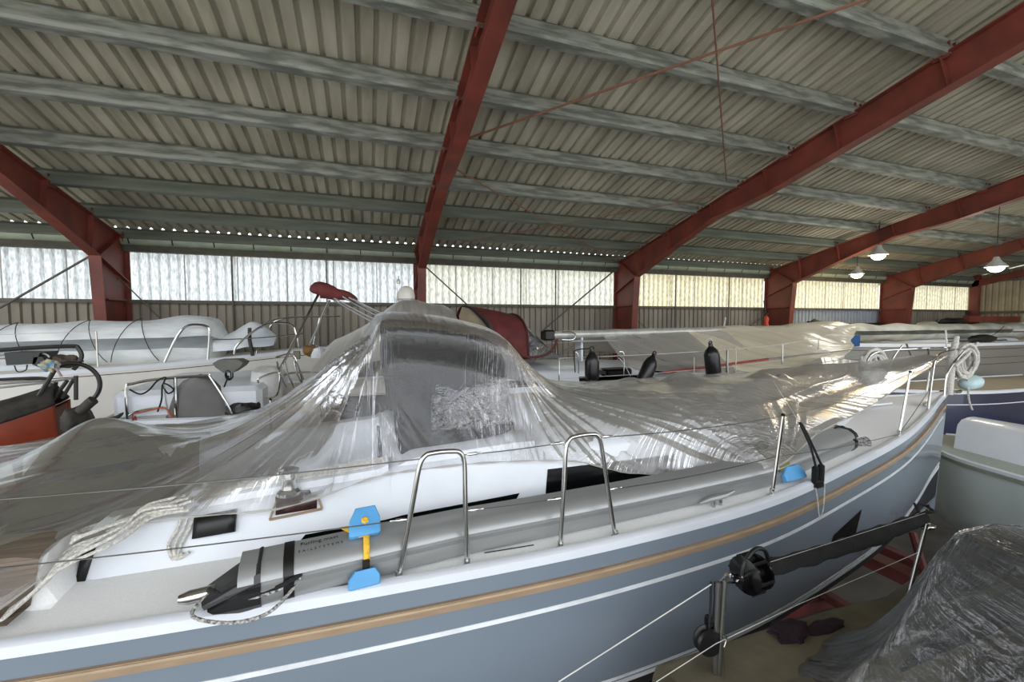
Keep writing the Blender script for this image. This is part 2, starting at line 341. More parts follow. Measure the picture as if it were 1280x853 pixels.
# ================= HULL TOOL =================
def cmr(x,xs,ys):
    x=np.asarray(x,float); xs=np.array(xs,float); ys=np.array(ys,float)
    d=np.gradient(ys,xs); i=np.clip(np.searchsorted(xs,x)-1,0,len(xs)-2); h=xs[i+1]-xs[i]; t=np.clip((x-xs[i])/h,0,1)
    return (2*t**3-3*t**2+1)*ys[i]+(t**3-2*t**2+t)*h*d[i]+(-2*t**3+3*t**2)*ys[i+1]+(t**3-t**2)*h*d[i+1]
class Hull:
    """stations in x: half-beam b, deck height zd, keel-line height zk, fullness n; rake = stem lean"""
    def __init__(s,xs,b,zd,zk,n,yc,rake=0,mirror=None):
        s.xs,s.b_,s.zd_,s.zk_,s.n_,s.yc,s.rake=xs,b,zd,zk,n,yc,rake; s.mir=mirror
    def b(s,x): return max(0.004,float(cmr(x,s.xs,s.b_)))
    def zd(s,x): return float(cmr(x,s.xs,s.zd_))
    def zk(s,x): return float(np.interp(x,s.xs,s.zk_))
    def n(s,x): return float(np.interp(x,s.xs,s.n_))
    def mx(s,x): return x if s.mir is None else 2*s.mir-x
    def y(s,x,z):
        t=min(1,max(0,(s.zd(x)-z)/(s.zd(x)-s.zk(x)))); n=s.n(x)
        return s.b(x)*(1-t**n)**(1/n)
    def shear(s,x,z):    # raked stem: move points aft as they go down near the bow
        L=s.xs[-1]-s.xs[0]; k=max(0,(x-(s.xs[-1]-.35*L))/(.35*L)); return x-s.rake*k*k*(s.zd(x)-z)
    def mesh(s,nx=60,ns=22):
        b=MB(); X=np.linspace(s.xs[0],s.xs[-1],nx); A=[]
        for x in X:
            n=s.n(x); r=[]
            for sg in(1,-1):
                ph=np.linspace(0,1,ns) if sg==1 else np.linspace(1,0,ns)[1:]
                for p in ph:
                    a=p*math.pi/2; y=s.b(x)*math.cos(a)**(2/n) if p<1 else 0; z=s.zd(x)-(s.zd(x)-s.zk(x))*math.sin(a)**(2/n)
                    r.append((s.mx(s.shear(x,z)),s.yc-sg*y,z))
            A.append(r)
        b.grid(A)
        b.add(A[0],[tuple(range(len(A[0])))])   # transom
        return b
    def side(s,x,z,off=0,sg=1):  # point on near side (sg=1)
        return Vector((s.mx(s.shear(x,z)),s.yc-sg*(s.y(x,z)+off),z))
    def strip(s,x0,x1,zf,h,off=.004,n=70,sg=1):
        A=[]
        for x in np.linspace(x0,x1,n):
            z=zf(x); A.append([s.side(x,z+h/2,off-.02,sg),s.side(x,z+h/2,off,sg),s.side(x,z,off,sg),s.side(x,z-h/2,off,sg),s.side(x,z-h/2,off-.02,sg)])
        return MB().grid(A)
    def edge(s,x,inset=0,dz=0,sg=1):
        return Vector((s.mx(x),s.yc-sg*max(0,(s.b(x)-inset)),s.zd(x)+dz))
    def deckmesh(s,nx=60,ny=15,camber=.05,zfun=None,x0=None,x1=None):
        A=[]
        for x in np.linspace(x0 if x0 is not None else s.xs[0],x1 if x1 is not None else s.xs[-1],nx):
            A.append([(s.mx(x),s.yc+v*s.b(x),s.zd(x)+camber*(1-v*v)+(zfun(x,v*s.b(x)) if zfun else 0)) for v in np.linspace(-1,1,ny)])
        return MB().grid(A)
    def trunk(s,x0,x1,w,h,nx=40):   # w(x) bottom half width, h(x) height
        rings=[]
        for x in np.linspace(x0,x1,nx):
            W,H=w(x),h(x); z=s.zd(x)+.02; pr=[(-W,0),(-W+.10,H*.86),(-W+.13,H*.95),(-W+.19,H),(-W*.5,H+.035),(0,H+.05)]
            pr=pr+[(-a,c) for a,c in pr[-2::-1]]
            rings.append([(s.mx(x),s.yc+a,z+c) for a,c in pr])
        b=MB(); b.loft(rings,False); b.add(rings[0],[tuple(range(len(rings[0])))]); b.add(rings[-1],[tuple(range(len(rings[-1])))[::-1]]); return b
    def tpoint(s,x,f,w,h,off=0,sg=1):  # point on trunk side wall
        W,H=w(x),h(x); return Vector((s.mx(x),s.yc-sg*(W-.10*f+off),s.zd(x)+.02+H*.86*f))
    def pane(s,x0,x1,f00,f01,f10,f11,w,h,slant=0,off=.004,sg=1,n=12):
        A=[]
        for i in range(n+1):
            t=i/n; f0=f00*(1-t)+f10*t; f1=f01*(1-t)+f11*t; A.append([s.tpoint(x0+(x1-x0)*t+slant*(g),f0+(f1-f0)*g,w,h,off,sg) for g in(0,.5,1)])
        return MB().grid(A)
# ================= MAIN BOAT =================
mb=Hull([-2.7,-1.5,0,1.5,2.8,4.0,5.3,6.6,7.5,8.05],[1.30,1.46,1.56,1.57,1.48,1.26,.95,.52,.19,.0],[3.25,3.25,3.25,3.25,3.27,3.32,3.37,3.43,3.48,3.52],[2.0,1.8,1.75,1.7,1.7,1.7,1.7,1.7,1.75,1.8],[3,3,3.2,3.4,3.4,3.3,3.1,2.8,2.5,2.4],3.70,rake=.1)
MAIN=empty('sailboat',(2.6,3.7,0.35),'nearest grey-blue hulled sailing yacht with white deck under the plastic sheet','boat')
mhull=mat('grey_blue_topsides',(119,130,142),.16,var=.03,scale=.8,coat=.25)
mb.mesh(90,30).build('hull',mhull,MAIN)
W_=lambda x: float(np.interp(x,[-1.3,0,2.5,4,5.1,5.6],[1.03,1.04,1.02,.8,.48,.3]))
H_=lambda x: float(np.interp(x,[-1.4,-.6,.1,.14,1,2.5,4,5.2,5.6],[.22,.29,.34,.38,.42,.40,.29,.13,.05]))
def well(x,y):
    if x>.1: return 0
    if x>-1.4: return float(np.interp(abs(y),[0,.36,.40,.60,.63],[-.72,-.72,-.32,-.30,0]))*min(1,(.1-x)/.04)
    a=abs(y); k=min(1,(-1.4-x)/.05)
    return -k*float(np.interp(a,[0,.38,.42,.80,.86,.92,1.2,1.26],[-.75,-.75,-.32,-.3,.16,.2,.18,0][0:8]) if False else 0)+k*float(np.interp(a,[0,.38,.42,.80,.86,.95,1.15,1.22],[-.7,-.7,-.3,-.28,.2,.22,.2,0]))
mb.deckmesh(150,61,.04,well).build('deck',M['deckwhite'],MAIN)
# raised white toe rail
b=MB(); 
for sg in(1,-1):
    A=[]
    for x in np.linspace(-2.7,8.03,90):
        e0=mb.edge(x,0,0,sg); d=Vector((0,sg,0))
        A.append([e0-d*.006+Vector((0,0,-.03)),e0-d*.006+Vector((0,0,.018)),e0+d*.012+Vector((0,0,.03)),e0+d*.045+Vector((0,0,.028)),e0+d*.06+Vector((0,0,.0))])
    q=MB().grid(A); q.build('toe_rail',M['gel'],MAIN)
mb.strip(-2.7,7.9,lambda x: mb.zd(x)-.15,.052,.018,90).build('rubbing_strake',M['tan'],MAIN)
mb.strip(-2.7,7.9,lambda x: mb.zd(x)-.135,.012,.024,90).build('rubbing_strake',mat('tan_light',(176,154,128),.5),MAIN)
mstr=mat('white_stripe',(222,226,230),.3)
mb.strip(-2.7,7.85,lambda x: mb.zd(x)-.30,.026,.003,90).build('hull_stripe',mstr,MAIN)
zb=lambda x: 2.30+.2*max(0,(x-4.5)/3.5)**1.6
mb.strip(-2.7,8.0,lambda x: zb(x),.03,.003,110).build('boot_stripe',mstr,MAIN)
mb.strip(-2.7,8.0,lambda x: zb(x)-.06,.05,.003,110).build('boot_stripe',mstr,MAIN)
A=[[mb.side(x,zb(x)-.09-.04*k,.004) for k in range(11)] for x in np.linspace(-2.7,8.0,110)]
MB().grid(A).build('antifouling',mat('black_antifouling',(22,24,28),.6),MAIN)
# dark hull window
A=[]
for t in np.linspace(0,1,10):
    x=3.62+.52*t; A.append([mb.side(x+.08,2.78+.10*t+.0,.004),mb.side(x,2.62+.0*t,.004)])
MB().grid(A).build('hull_window',M['glassdark'],MAIN)
# coachroof
mb.trunk(.10,5.5,W_,H_,70).build('coachroof',M['gel'],MAIN)
for sg in(-1,1):
    rings=[]
    for x in np.linspace(-1.4,.13,24):
        W,Hh=W_(x),H_(x); z=mb.zd(x)+.02; rings.append([(x,3.7+sg*a,z+c_) for a,c_ in [(W,0),(W-.10,Hh*.86),(W-.13,Hh*.95),(W-.19,Hh),(W-.34,Hh),(W-.38,Hh-.06),(W-.42,-.25)]])
    b=MB(); b.loft(rings,False); b.add(rings[0],[tuple(range(7))]); b.build('cockpit_coaming',M['gel'],MAIN)
MB().box((.09,3.7,3.25),(.03,.62,.75)).build('companionway_board',M['blackgloss'],MAIN,smooth=False)
A=[[(x,3.7+y,mb.zd(x)+.05+well(x,y)) for y in np.linspace(-.595,.595,61)] for x in np.linspace(-1.38,.04,6)]
MB().grid(A).build('teak_cockpit_sole',M['teak'],MAIN)

mb.pane(-.42,.93,.0,.24,.12,.34,W_,H_,slant=.06).build('window',M['glassdark'],MAIN)
mb.pane(1.17,2.32,.08,.70,.26,.66,W_,H_,slant=.05).build('window',M['glassdark'],MAIN)
mb.pane(2.55,3.5,.25,.62,.3,.6,W_,H_,slant=.05).build('window',M['glassdark'],MAIN)
mb.pane(-.42,.93,.0,.24,.12,.34,W_,H_,slant=.06,sg=-1).build('window',M['glassdark'],MAIN)
mb.pane(1.17,2.32,.08,.70,.26,.66,W_,H_,slant=.05,sg=-1).build('window',M['glassdark'],MAIN)
# raised moulding with garage for control lines on the coachroof edge
A=[]
for x in np.linspace(-1.0,.12,20):
    z=mb.zd(x)+H_(x)+.02; Y=3.7-W_(x)
    A.append([(x,Y+.135,z-.03),(x,Y+.15,z+.025),(x,Y+.22,z+.045),(x,Y+.30,z+.045),(x,Y+.34,z+.0)])
MB().grid(A).build('coaming_moulding',M['gel'],MAIN)
A=[]
for x in np.linspace(.16,1.15,20):
    k=min(1,(x-.16)/.12); z=mb.zd(x)+H_(x)+.0; Y=3.7-W_(x)
    A.append([(x,Y+.13,z-.05),(x,Y+.15,z+.045*k),(x,Y+.24,z+.06*k),(x,Y+.42,z+.06*k),(x,Y+.5,z+.03)])
MB().grid(A).build('coachroof_shoulder',M['gel'],MAIN)
# deck seams / recessed genoa track
for x0,x1,i0,i1 in [(.62,.92,.15,.14),(.62,.92,.20,.19),(-.2,.1,.15,.15)]:
    b=MB(); b.tube([mb.edge(x,np.interp(x,[x0,x1],[i0,i1]),.012) for x in np.linspace(x0,x1,6)],.003,5); b.build('deck_groove',M['black'],MAIN)
# foredeck hatch
MB().box((4.9,3.7,3.58),(.55,.55,.04),bev=.015).build('deck_hatch',M['glassdark'],MAIN)
MB().box((6.3,3.7,3.50),(.42,.34,.025),bev=.01).build('anchor_locker_lid',M['deckwhite'],MAIN)
# deck cleats
def cleat(x,ins):
    e=mb.edge(x,ins,.015); t=(mb.edge(x+.1,ins,.015)-mb.edge(x-.1,ins,.015)).normalized()
    b=MB(); b.tube([e+t*-.17+Vector((0,0,.045)),e+t*-.08+Vector((0,0,.055)),e+Vector((0,0,.055)),e+t*.08+Vector((0,0,.055)),e+t*.17+Vector((0,0,.07))],[.008,.019,.024,.019,.008],8)
    c=b.build('cleat',M['alu'],MAIN)
    for s in(-.035,.035): MB().tube([e+t*s-Vector((0,0,.02)),e+t*s+Vector((0,0,.05))],.012,8).build('cleat_post',M['steel'],c)
cleat(2.35,.13); cleat(6.9,.1)
# guard rails
def stanch(x,ins=.06,h=.62,lean=0,leany=.02,sg=1,r=.0125):
    e=mb.edge(x,ins,.01,sg); top=e+Vector((lean,-sg*leany,h)); s=MB().tube([e,top],r,8).build('stanchion',M['steel'],MAIN)
    MB().lathe(e-Vector((0,0,.02)),(0,0,1),[(.03,0),(.03,.012),(.018,.02),(.017,.07)],10).build('stanchion_base',M['steel'],s)
    MB().lathe(top,(0,0,1),[(.014,0),(.016,.01),(.008,.02)],8).build('stanchion_cap',M['black'],s)
    return top
def hoop(xa,xb,ta,tb,ins=.07,h=.6,sg=1):
    a=mb.edge(xa,ins,.0,sg); c=mb.edge(xb,ins,.0,sg); ta=Vector(ta); tb=Vector(tb); 
    P=[a,a.lerp(ta,.33),a.lerp(ta,.66),a.lerp(ta,.94),ta.lerp(tb,.1)+Vector((0,0,.015)),ta.lerp(tb,.25)+Vector((0,0,.025)),ta.lerp(tb,.5)+Vector((0,0,.028)),ta.lerp(tb,.75)+Vector((0,0,.025)),ta.lerp(tb,.9)+Vector((0,0,.015)),c.lerp(tb,.94),c.lerp(tb,.66),c.lerp(tb,.33),c]
    o=MB().tube(smoothpts(P,3),.0135,10).build('boarding_hoop',M['steel'],MAIN)
    for p in(a,c): MB().lathe(p-Vector((0,0,.01)),(0,0,1),[(.03,0),(.03,.012),(.018,.02),(.018,.05)],10).build('hoop_base',M['steel'],o)
    return ta,tb
y0=2.16
h1=hoop(.14,.50,(atY(526,574,2.17)),(atY(580,569,2.2)))
h2=hoop(1.06,1.44,(atY(708,553,2.18)),(atY(750,547,2.2)))
t3=stanch(2.86,lean=.06,h=.60); t4=stanch(5.30,lean=.1,h=.66)
t0=mb.edge(-2.5,.06,.62)
stanch(-2.62)
# far side
f=[stanch(x,sg=-1,h=.46) for x in(-1.0,-.2,1.6,2.9,4.2,5.4)]
# lifelines
def life(a,b,sg_=.012,r=.0035,m='wire'): return MB().tube(sag(a,b,sg_),r,6).build('lifeline',M[m],MAIN)
life(t0,h1[0]-Vector((0.0,0,.0)),.03); life(h1[1],h2[0],.006); life(h2[1],t3,.02); life(t3,t4,.05)
lo=lambda p,q,k: p.lerp(q,k)
m0=mb.edge(-2.5,.06,.32); m1=mb.edge(.14,.07,0).lerp(h1[0],.5); m1b=mb.edge(.5,.07,0).lerp(h1[1],.5); m2=mb.edge(1.06,.07,0).lerp(h2[0],.48); m2b=mb.edge(1.44,.07,0).lerp(h2[1],.48); m3=mb.edge(2.86,.06,.3); m4=mb.edge(5.3,.06,.02)
life(m0,m1,.02); life(m1b,m2,.004); life(m2b,m3,.02); life(m3,m4,.02)
for i in range(len(f)-1): life(f[i],f[i+1],.01)
# turnbuckles
for p,d in [(h1[1],h2[0]),(h2[0],h1[1]),(h2[1],t3),(m1b,m2),(m2,m1b),(m1,m0),(m2b,m3)]:
    v=(d-p).normalized(); MB().tube([p+v*.015,p+v*.03,p+v*.07,p+v*.075,p+v*.1],[.004,.009,.009,.005,.004],8).build('turnbuckle',M['steel'],MAIN)
# bow pulpit
def rail(pts,r=.013,name='pulpit_rail',n=6,m='steel',par=None): return MB().tube(smoothpts(pts,n),r,8).build(name,M[m],par or MAIN)
z=.66
pl=[mb.edge(6.75,.05,.02),mb.edge(6.85,.04,.4),mb.edge(7.0,.02,z),mb.edge(7.6,-.05,z+.02),Vector((8.1,3.58,3.52+z)),Vector((8.16,3.7,3.52+z)),Vector((8.1,3.82,3.52+z)),mb.edge(7.6,-.05,z+.02,-1),mb.edge(7.0,.02,z,-1),mb.edge(6.85,.04,.4,-1),mb.edge(6.75,.05,.02,-1)]
rail(pl)
rail([mb.edge(7.75,.0,0),mb.edge(7.8,-.02,.35),Vector((7.95,3.5,3.5+z))]); rail([mb.edge(7.75,.0,0,-1),mb.edge(7.8,-.02,.35,-1),Vector((7.95,3.9,3.5+z))])
life(t4,mb.edge(7.0,.02,z),.05); life(m4,mb.edge(6.85,.04,.3),.01)
life(f[-1],mb.edge(7.0,.02,z,-1),.02)
# stern pushpit + wheel pedestal under the sheet
rail([mb.edge(-1.95,.06,0),mb.edge(-2.0,.06,.2),mb.edge(-2.66,.1,.2),Vector((-2.68,3.7,3.45)),mb.edge(-2.66,.1,.2,-1),mb.edge(-2.0,.06,.2,-1),mb.edge(-1.95,.06,0,-1)],name='pushpit_rail')
MB().lathe((-1.87,3.85,2.6),(0,0,1),[(.2,0),(.3,.3),(.44,.62),(.42,.85),(.30,1.05),(.15,1.17),(.04,1.2)],28).build('wheel_cover',M['darkcloth'],MAIN)
A=[[(x,3.7+v*mb.b(x)*.93,mb.zd(x)+.045+well(x,v*mb.b(x)*.93)) for v in np.linspace(-1,1,81)] for x in np.linspace(-2.6,-1.47,14)]
MB().grid(A).build('teak_aft_deck',M['teak'],MAIN)
for k,(y0_,y1_) in enumerate([(-.80,-.44),(.44,.80)]):
    MB().box((-1.95,3.7+(y0_+y1_)/2,3.03),(1.3,.36,.02)).build('cockpit_seat',M['teak'],MAIN,smooth=False)
# keel and rudder
MB().loft([[ (x0,3.7+dy,z) for x0,dy in [(1.0+(2.0-z)*.15,0),(1.6,-.08*k),(2.3,-.06*k),(2.9-(2.0-z)*.1,0),(2.3,.06*k),(1.6,.08*k)]] for z,k in((1.95,1.2),(1.2,1),(.62,1))],True,True).build('keel',M['black'],MAIN)
MB().loft([[(x0,3.7+dy,z) for x0,dy in [(1.1,0),(1.5,-.18),(2.3,-.16),(3.1,0),(2.3,.16),(1.5,.18)]] for z in (.35,.62)],True,True).build('keel_bulb',M['black'],MAIN)
MB().box((-1.9,3.7,1.65),(.4,.05,1.5),bev=.02).build('rudder',M['gel'],MAIN)
# halyard clutch block, chart pouch, winch: fittings on the coaming
wb=atY(357,636,2.62)
def winch(c,s,parent,name='winch'):
    b=MB().lathe(c,(0,0,1),[(.075*s,0),(.075*s,.02*s),(.05*s,.04*s),(.042*s,.09*s),(.055*s,.12*s),(.06*s,.125*s),(.06*s,.15*s),(.02*s,.155*s),(.018*s,.13*s)],24)
    o=b.build(name,M['steel'],parent)
    MB().lathe(Vector(c)+Vector((0,0,.15*s)),(0,0,1),[(.062*s,0),(.064*s,.012*s),(.05*s,.02*s)],24).build('winch_top',M['black'],o)
    return o
winch((-.45,2.76,3.56),.9,MAIN)
A=[]
mdk=mat('dark_wood_block',(58,34,30),.35,var=.3,scale=20)
wf=mb
MB().box((-.43,2.80,3.53),(.19,.10,.06),bev=.012).build('winch_pad',mdk,MAIN)
A=[[mb.tpoint(x,f_,W_,H_,.006) for f_ in(.72,1.0)] for x in(-.52,-.3)]
MB().grid(A).build('winch_pad_front',mdk,MAIN,thick=.01)
b=MB(); q=[mb.tpoint(-.55,.66,W_,H_,.012),mb.tpoint(-.27,.70,W_,H_,.012)]; b.tube(q,.008,6); q=[mb.tpoint(-.55,.66,W_,H_,.012),mb.tpoint(-.52,1.0,W_,H_,.012)]; b.tube(q,.006,6); q=[mb.tpoint(-.27,.70,W_,H_,.012),mb.tpoint(-.3,1.02,W_,H_,.012)]; b.tube(q,.006,6)
b.build('pad_trim',M['tan'],MAIN)
# ================= PLASTIC SHEETS =================
def plastic(name,tint=(200,200,196),alpha=.5,glint=.5,usc=26,vsc=1.2,bump=.8,rough=.22,dist=.03,base=.02,tone_opacity=False):
    m,nt,out=newmat(name); uv=nd(nt,'ShaderNodeUVMap'); 
    mp=nd(nt,'ShaderNodeMapping'); mp.inputs['Scale'].default_value=(usc,vsc,1); nt.links.new(uv.outputs[0],mp.inputs[0])
    n=nd(nt,'ShaderNodeTexNoise'); n.inputs['Scale'].default_value=1; n.inputs['Detail'].default_value=5; n.inputs['Distortion'].default_value=.35; nt.links.new(mp.outputs[0],n.inputs['Vector'])
    tc=nd(nt,'ShaderNodeTexCoord'); n2=nd(nt,'ShaderNodeTexNoise'); n2.inputs['Scale'].default_value=9; n2.inputs['Detail'].default_value=6; n2.inputs['Distortion'].default_value=1.2; nt.links.new(tc.outputs['Object'],n2.inputs['Vector'])
    ms=nd(nt,'ShaderNodeTexNoise'); ms.inputs['Scale'].default_value=1.1; nt.links.new(tc.outputs['Object'],ms.inputs['Vector'])
    msk=ramp(nt,ms.outputs[0],[(.48,(.12,)*3),(.68,(1,)*3)])
    mu=nd(nt,'ShaderNodeMath',operation='MULTIPLY'); nt.links.new(n2.outputs[0],mu.inputs[0]); nt.links.new(msk,mu.inputs[1])
    mu2=nd(nt,'ShaderNodeMath',operation='MULTIPLY'); nt.links.new(mu.outputs[0],mu2.inputs[0]); mu2.inputs[1].default_value=.7
    ad=nd(nt,'ShaderNodeMath',operation='ADD'); nt.links.new(n.outputs[0],ad.inputs[0]); nt.links.new(mu2.outputs[0],ad.inputs[1])
    bp=nd(nt,'ShaderNodeBump'); bp.inputs['Strength'].default_value=bump; bp.inputs['Distance'].default_value=dist; nt.links.new(ad.outputs[0],bp.inputs['Height'])
    d=nd(nt,'ShaderNodeBsdfDiffuse'); d.inputs[0].default_value=(*lin(tint),1); nt.links.new(bp.outputs[0],d.inputs['Normal'])
    tr=nd(nt,'ShaderNodeBsdfTranslucent'); tr.inputs[0].default_value=(*lin(tint),1); nt.links.new(bp.outputs[0],tr.inputs['Normal'])
    m1=nd(nt,'ShaderNodeMixShader'); m1.inputs[0].default_value=.38; nt.links.new(d.outputs[0],m1.inputs[1]); nt.links.new(tr.outputs[0],m1.inputs[2])
    tp=nd(nt,'ShaderNodeBsdfTransparent'); tp.inputs[0].default_value=(.97,.97,.975,1)
    m2=nd(nt,'ShaderNodeMixShader'); nt.links.new(tp.outputs[0],m2.inputs[1]); nt.links.new(m1.outputs[0],m2.inputs[2])
    av=ramp(nt,n.outputs[0],[(.3,(alpha*.8,)*3),(.7,(min(1,alpha*1.2),)*3)])
    if tone_opacity:
        at=nd(nt,'ShaderNodeAttribute'); at.attribute_name='tone_opacity'; pm=nd(nt,'ShaderNodeMath',operation='MULTIPLY'); nt.links.new(av,pm.inputs[0]); nt.links.new(at.outputs['Fac'],pm.inputs[1]); av=pm.outputs[0]
    lw=nd(nt,'ShaderNodeLayerWeight'); lw.inputs[0].default_value=.5
    pw=nd(nt,'ShaderNodeMath',operation='POWER'); nt.links.new(lw.outputs['Facing'],pw.inputs[0]); pw.inputs[1].default_value=2.2
    if tone_opacity:
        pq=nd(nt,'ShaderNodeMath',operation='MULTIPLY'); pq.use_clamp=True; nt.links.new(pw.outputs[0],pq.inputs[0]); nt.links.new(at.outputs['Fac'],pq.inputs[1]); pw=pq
    mr=nd(nt,'ShaderNodeMix'); nt.links.new(pw.outputs[0],mr.inputs[0]); nt.links.new(av,mr.inputs[2]); mr.inputs[3].default_value=min(1,alpha+.42)
    nt.links.new(mr.outputs[0],m2.inputs[0])
    g=nd(nt,'ShaderNodeBsdfGlossy'); g.inputs['Roughness'].default_value=rough; nt.links.new(bp.outputs[0],g.inputs['Normal']); g.inputs[0].default_value=(.95,.96,1,1)
    fr=nd(nt,'ShaderNodeFresnel'); fr.inputs[0].default_value=1.5; nt.links.new(bp.outputs[0],fr.inputs['Normal'])
    fm=nd(nt,'ShaderNodeMath',operation='MULTIPLY_ADD'); nt.links.new(fr.outputs[0],fm.inputs[0]); fm.inputs[1].default_value=glint; fm.inputs[2].default_value=glint*base; fm.use_clamp=True
    m3=nd(nt,'ShaderNodeMixShader'); nt.links.new(fm.outputs[0],m3.inputs[0]); nt.links.new(m2.outputs[0],m3.inputs[1]); nt.links.new(g.outputs[0],m3.inputs[2])
    nt.links.new(m3.outputs[0],out.inputs[0]); return m
def loftgrid(st,nu,nv):
    """st: list of stations each with same number of points -> dense grid via catmull interpolation both ways"""
    S=np.array([[tuple(p) for p in r] for r in st],float)
    def cr(P,n):
        m=len(P); T=np.linspace(0,m-1,n); out=[]
        for t in T:
            i=min(int(t),m-2); f=t-i; a,b,c,d=P[max(i-1,0)],P[i],P[i+1],P[min(i+2,m-1)]
            # centripetal-ish damping: limited tangents
            m1=(c-a)*.5; m2=(d-b)*.5
            out.append((2*f**3-3*f*f+1)*b+(f**3-2*f*f+f)*m1*.8+(-2*f**3+3*f*f)*c+(f**3-f*f)*m2*.8)
        return np.array(out)
    G=cr(S,nu); G=np.array([cr(r,nv) for r in G]); return G
def normals(G):
    du=np.gradient(G,axis=0); dv=np.gradient(G,axis=1); n=np.cross(du,dv); return n/(np.linalg.norm(n,axis=2,keepdims=True)+1e-9)
def ridg(x,seed,sharp=2.0): return (1-np.abs(2*noise1(x,seed)-1))**sharp
st=[
 [(-3.3,2.2,3.22),(-3.3,2.7,3.45),(-3.3,3.3,3.47),(-3.3,3.9,3.48),(-3.3,4.6,3.5),(-3.3,5.25,3.42)],
 [(-2.4,2.2,3.25),(-2.4,2.6,3.47),(-2.35,3.2,3.55),(-2.3,3.8,3.62),(-2.3,4.5,3.58),(-2.3,5.2,3.5)],
 [(-1.9,2.25,3.27),(-1.9,2.6,3.5),(-1.85,3.2,3.62),(-1.85,3.85,3.86),(-1.85,4.5,3.66),(-1.85,5.2,3.5)],
 [(-1.62,2.32,3.29),(-1.55,2.64,3.48),(-1.5,3.2,3.53),(-1.4,3.8,3.68),(-1.4,4.4,3.64),(-1.4,5.2,3.55)],
 [(-1.22,2.72,3.50),(-1.1,2.95,3.58),(-1.05,3.3,3.64),(-1.0,3.8,3.70),(-1.0,4.4,3.74),(-1.0,5.2,3.62)],
 [(-.48,2.66,3.52),(-.45,2.67,3.74),(-.42,3.05,3.88),(-.4,3.5,4.08),(-.4,4.3,4.08),(-.4,5.2,3.75)],
 [(.0,2.74,3.60),(-.02,2.84,3.9),(-.03,2.9,4.16),(.0,2.99,4.40),(-.0,4.35,4.46),(0,5.18,3.85)],
 [(.22,2.75,3.62),(.2,2.84,3.95),(.17,2.9,4.3),(.12,2.97,4.585),(.14,4.35,4.62),(.15,5.15,3.9)],
 [(.68,2.75,3.62),(.64,2.84,3.95),(.6,2.9,4.25),(.58,2.97,4.56),(.6,4.4,4.6),(.6,5.15,3.9)],
 [(1.12,2.72,3.60),(1.06,2.86,3.84),(1.02,2.92,4.12),(.97,3.0,4.46),(1.0,4.35,4.5),(1.1,5.15,3.88)],
 [(1.45,2.70,3.56),(1.36,2.9,3.80),(1.3,3.02,3.98),(1.24,3.2,4.22),(1.3,4.35,4.28),(1.45,5.15,3.88)],
 [(1.85,2.68,3.44),(1.8,2.90,3.74),(1.75,3.2,3.90),(1.7,3.6,3.98),(1.75,4.4,3.95),(1.85,5.15,3.8)],
 [(2.4,2.55,3.40),(2.4,2.84,3.73),(2.4,3.2,3.85),(2.4,3.7,3.89),(2.4,4.4,3.85),(2.4,5.1,3.76)],
 [(2.98,2.36,3.46),(3.0,2.80,3.70),(3.1,3.2,3.84),(3.1,3.7,3.88),(3.1,4.4,3.83),(3.1,5.05,3.75)],
 [(3.7,2.56,3.60),(3.75,2.85,3.68),(3.8,3.2,3.76),(3.8,3.7,3.90),(3.8,4.35,3.85),(3.8,4.98,3.76)],
 [(4.5,2.74,3.68),(4.5,3.0,3.70),(4.5,3.3,3.74),(4.5,3.7,3.86),(4.5,4.3,3.84),(4.5,4.85,3.78)],
 [(5.2,2.92,3.76),(5.2,3.15,3.75),(5.2,3.4,3.76),(5.2,3.7,3.82),(5.2,4.2,3.83),(5.2,4.65,3.82)],
 [(6.0,3.14,3.86),(6.0,3.3,3.82),(6.0,3.5,3.79),(6.0,3.75,3.80),(6.0,4.05,3.84),(6.0,4.35,3.92)],
 [(6.9,3.36,3.98),(6.9,3.45,3.93),(6.9,3.58,3.9),(6.9,3.72,3.9),(6.9,3.85,3.93),(6.9,4.02,4.0)],
 [(7.75,3.58,4.10),(7.75,3.62,4.08),(7.75,3.67,4.07),(7.75,3.72,4.07),(7.75,3.77,4.08),(7.75,3.83,4.1)]]
G=loftgrid(st,620,220); N=normals(G); N*=np.sign(N[...,2:3].mean()+1e-9)
Xg,Yg,Zg=G[...,0],G[...,1],G[...,2]
def radial(c): 
    c=np.array(c); d=G-c; r=np.sqrt((d**2).sum(2))+1e-6; return d,r
# folds running down from the two corners of the sprayhood
dA,rA=radial((.1,2.97,4.585)); aA=np.arctan2(-(dA[...,2])-.55*(dA[...,1]),-dA[...,0])
dB,rB=radial((.97,3.0,4.44)); aB=np.arctan2(-(dB[...,2])-.55*(dB[...,1]),dB[...,0])
wl=1/(1+np.exp((Xg-.05)/.06)); wr=1/(1+np.exp(-(Xg-1.0)/.08)); wm=(1-wl)*(1-wr)
def folds(a,r,k,seed): return (ridg(a*k+.25*np.sin(r*2.2),seed,1.6)-.35)*.6+(ridg(a*k*2.7+.5*np.sin(r*3.1),seed+3,1.6)-.35)*.3
amp=lambda r: np.minimum(1,r/.5)*np.exp(-r/3.4)
far=np.clip((Yg-4.3)/.8,0,1)
D=wl*folds(aA,rA,7,1)*.085*amp(rA)+wr*folds(aB,rB,8,5)*.075*amp(rB)
# crumple over the lower side of the hood
low=np.exp(-((Zg-3.85)/.18)**2)*wm*(Yg<3.05)
D+=low*(folds(Xg*1.2+Zg*.6,Zg*3,9,9)*.04)
# second fan around the tie at the third stanchion
dC,rC=radial((2.98,2.3,3.42)); aC=np.arctan2(dC[...,1],dC[...,0]); wC=np.exp(-rC/.9)
D+=wC*folds(aC,rC,7,12)*.07*np.minimum(1,rC/.25)
# slack folds aft
wa=1/(1+np.exp((Xg+.9)/.25)); D+=wa*(ridg(Yg*3.3+.35*Xg+.3*np.sin(Xg*2),21,1.5)-.4)*.035
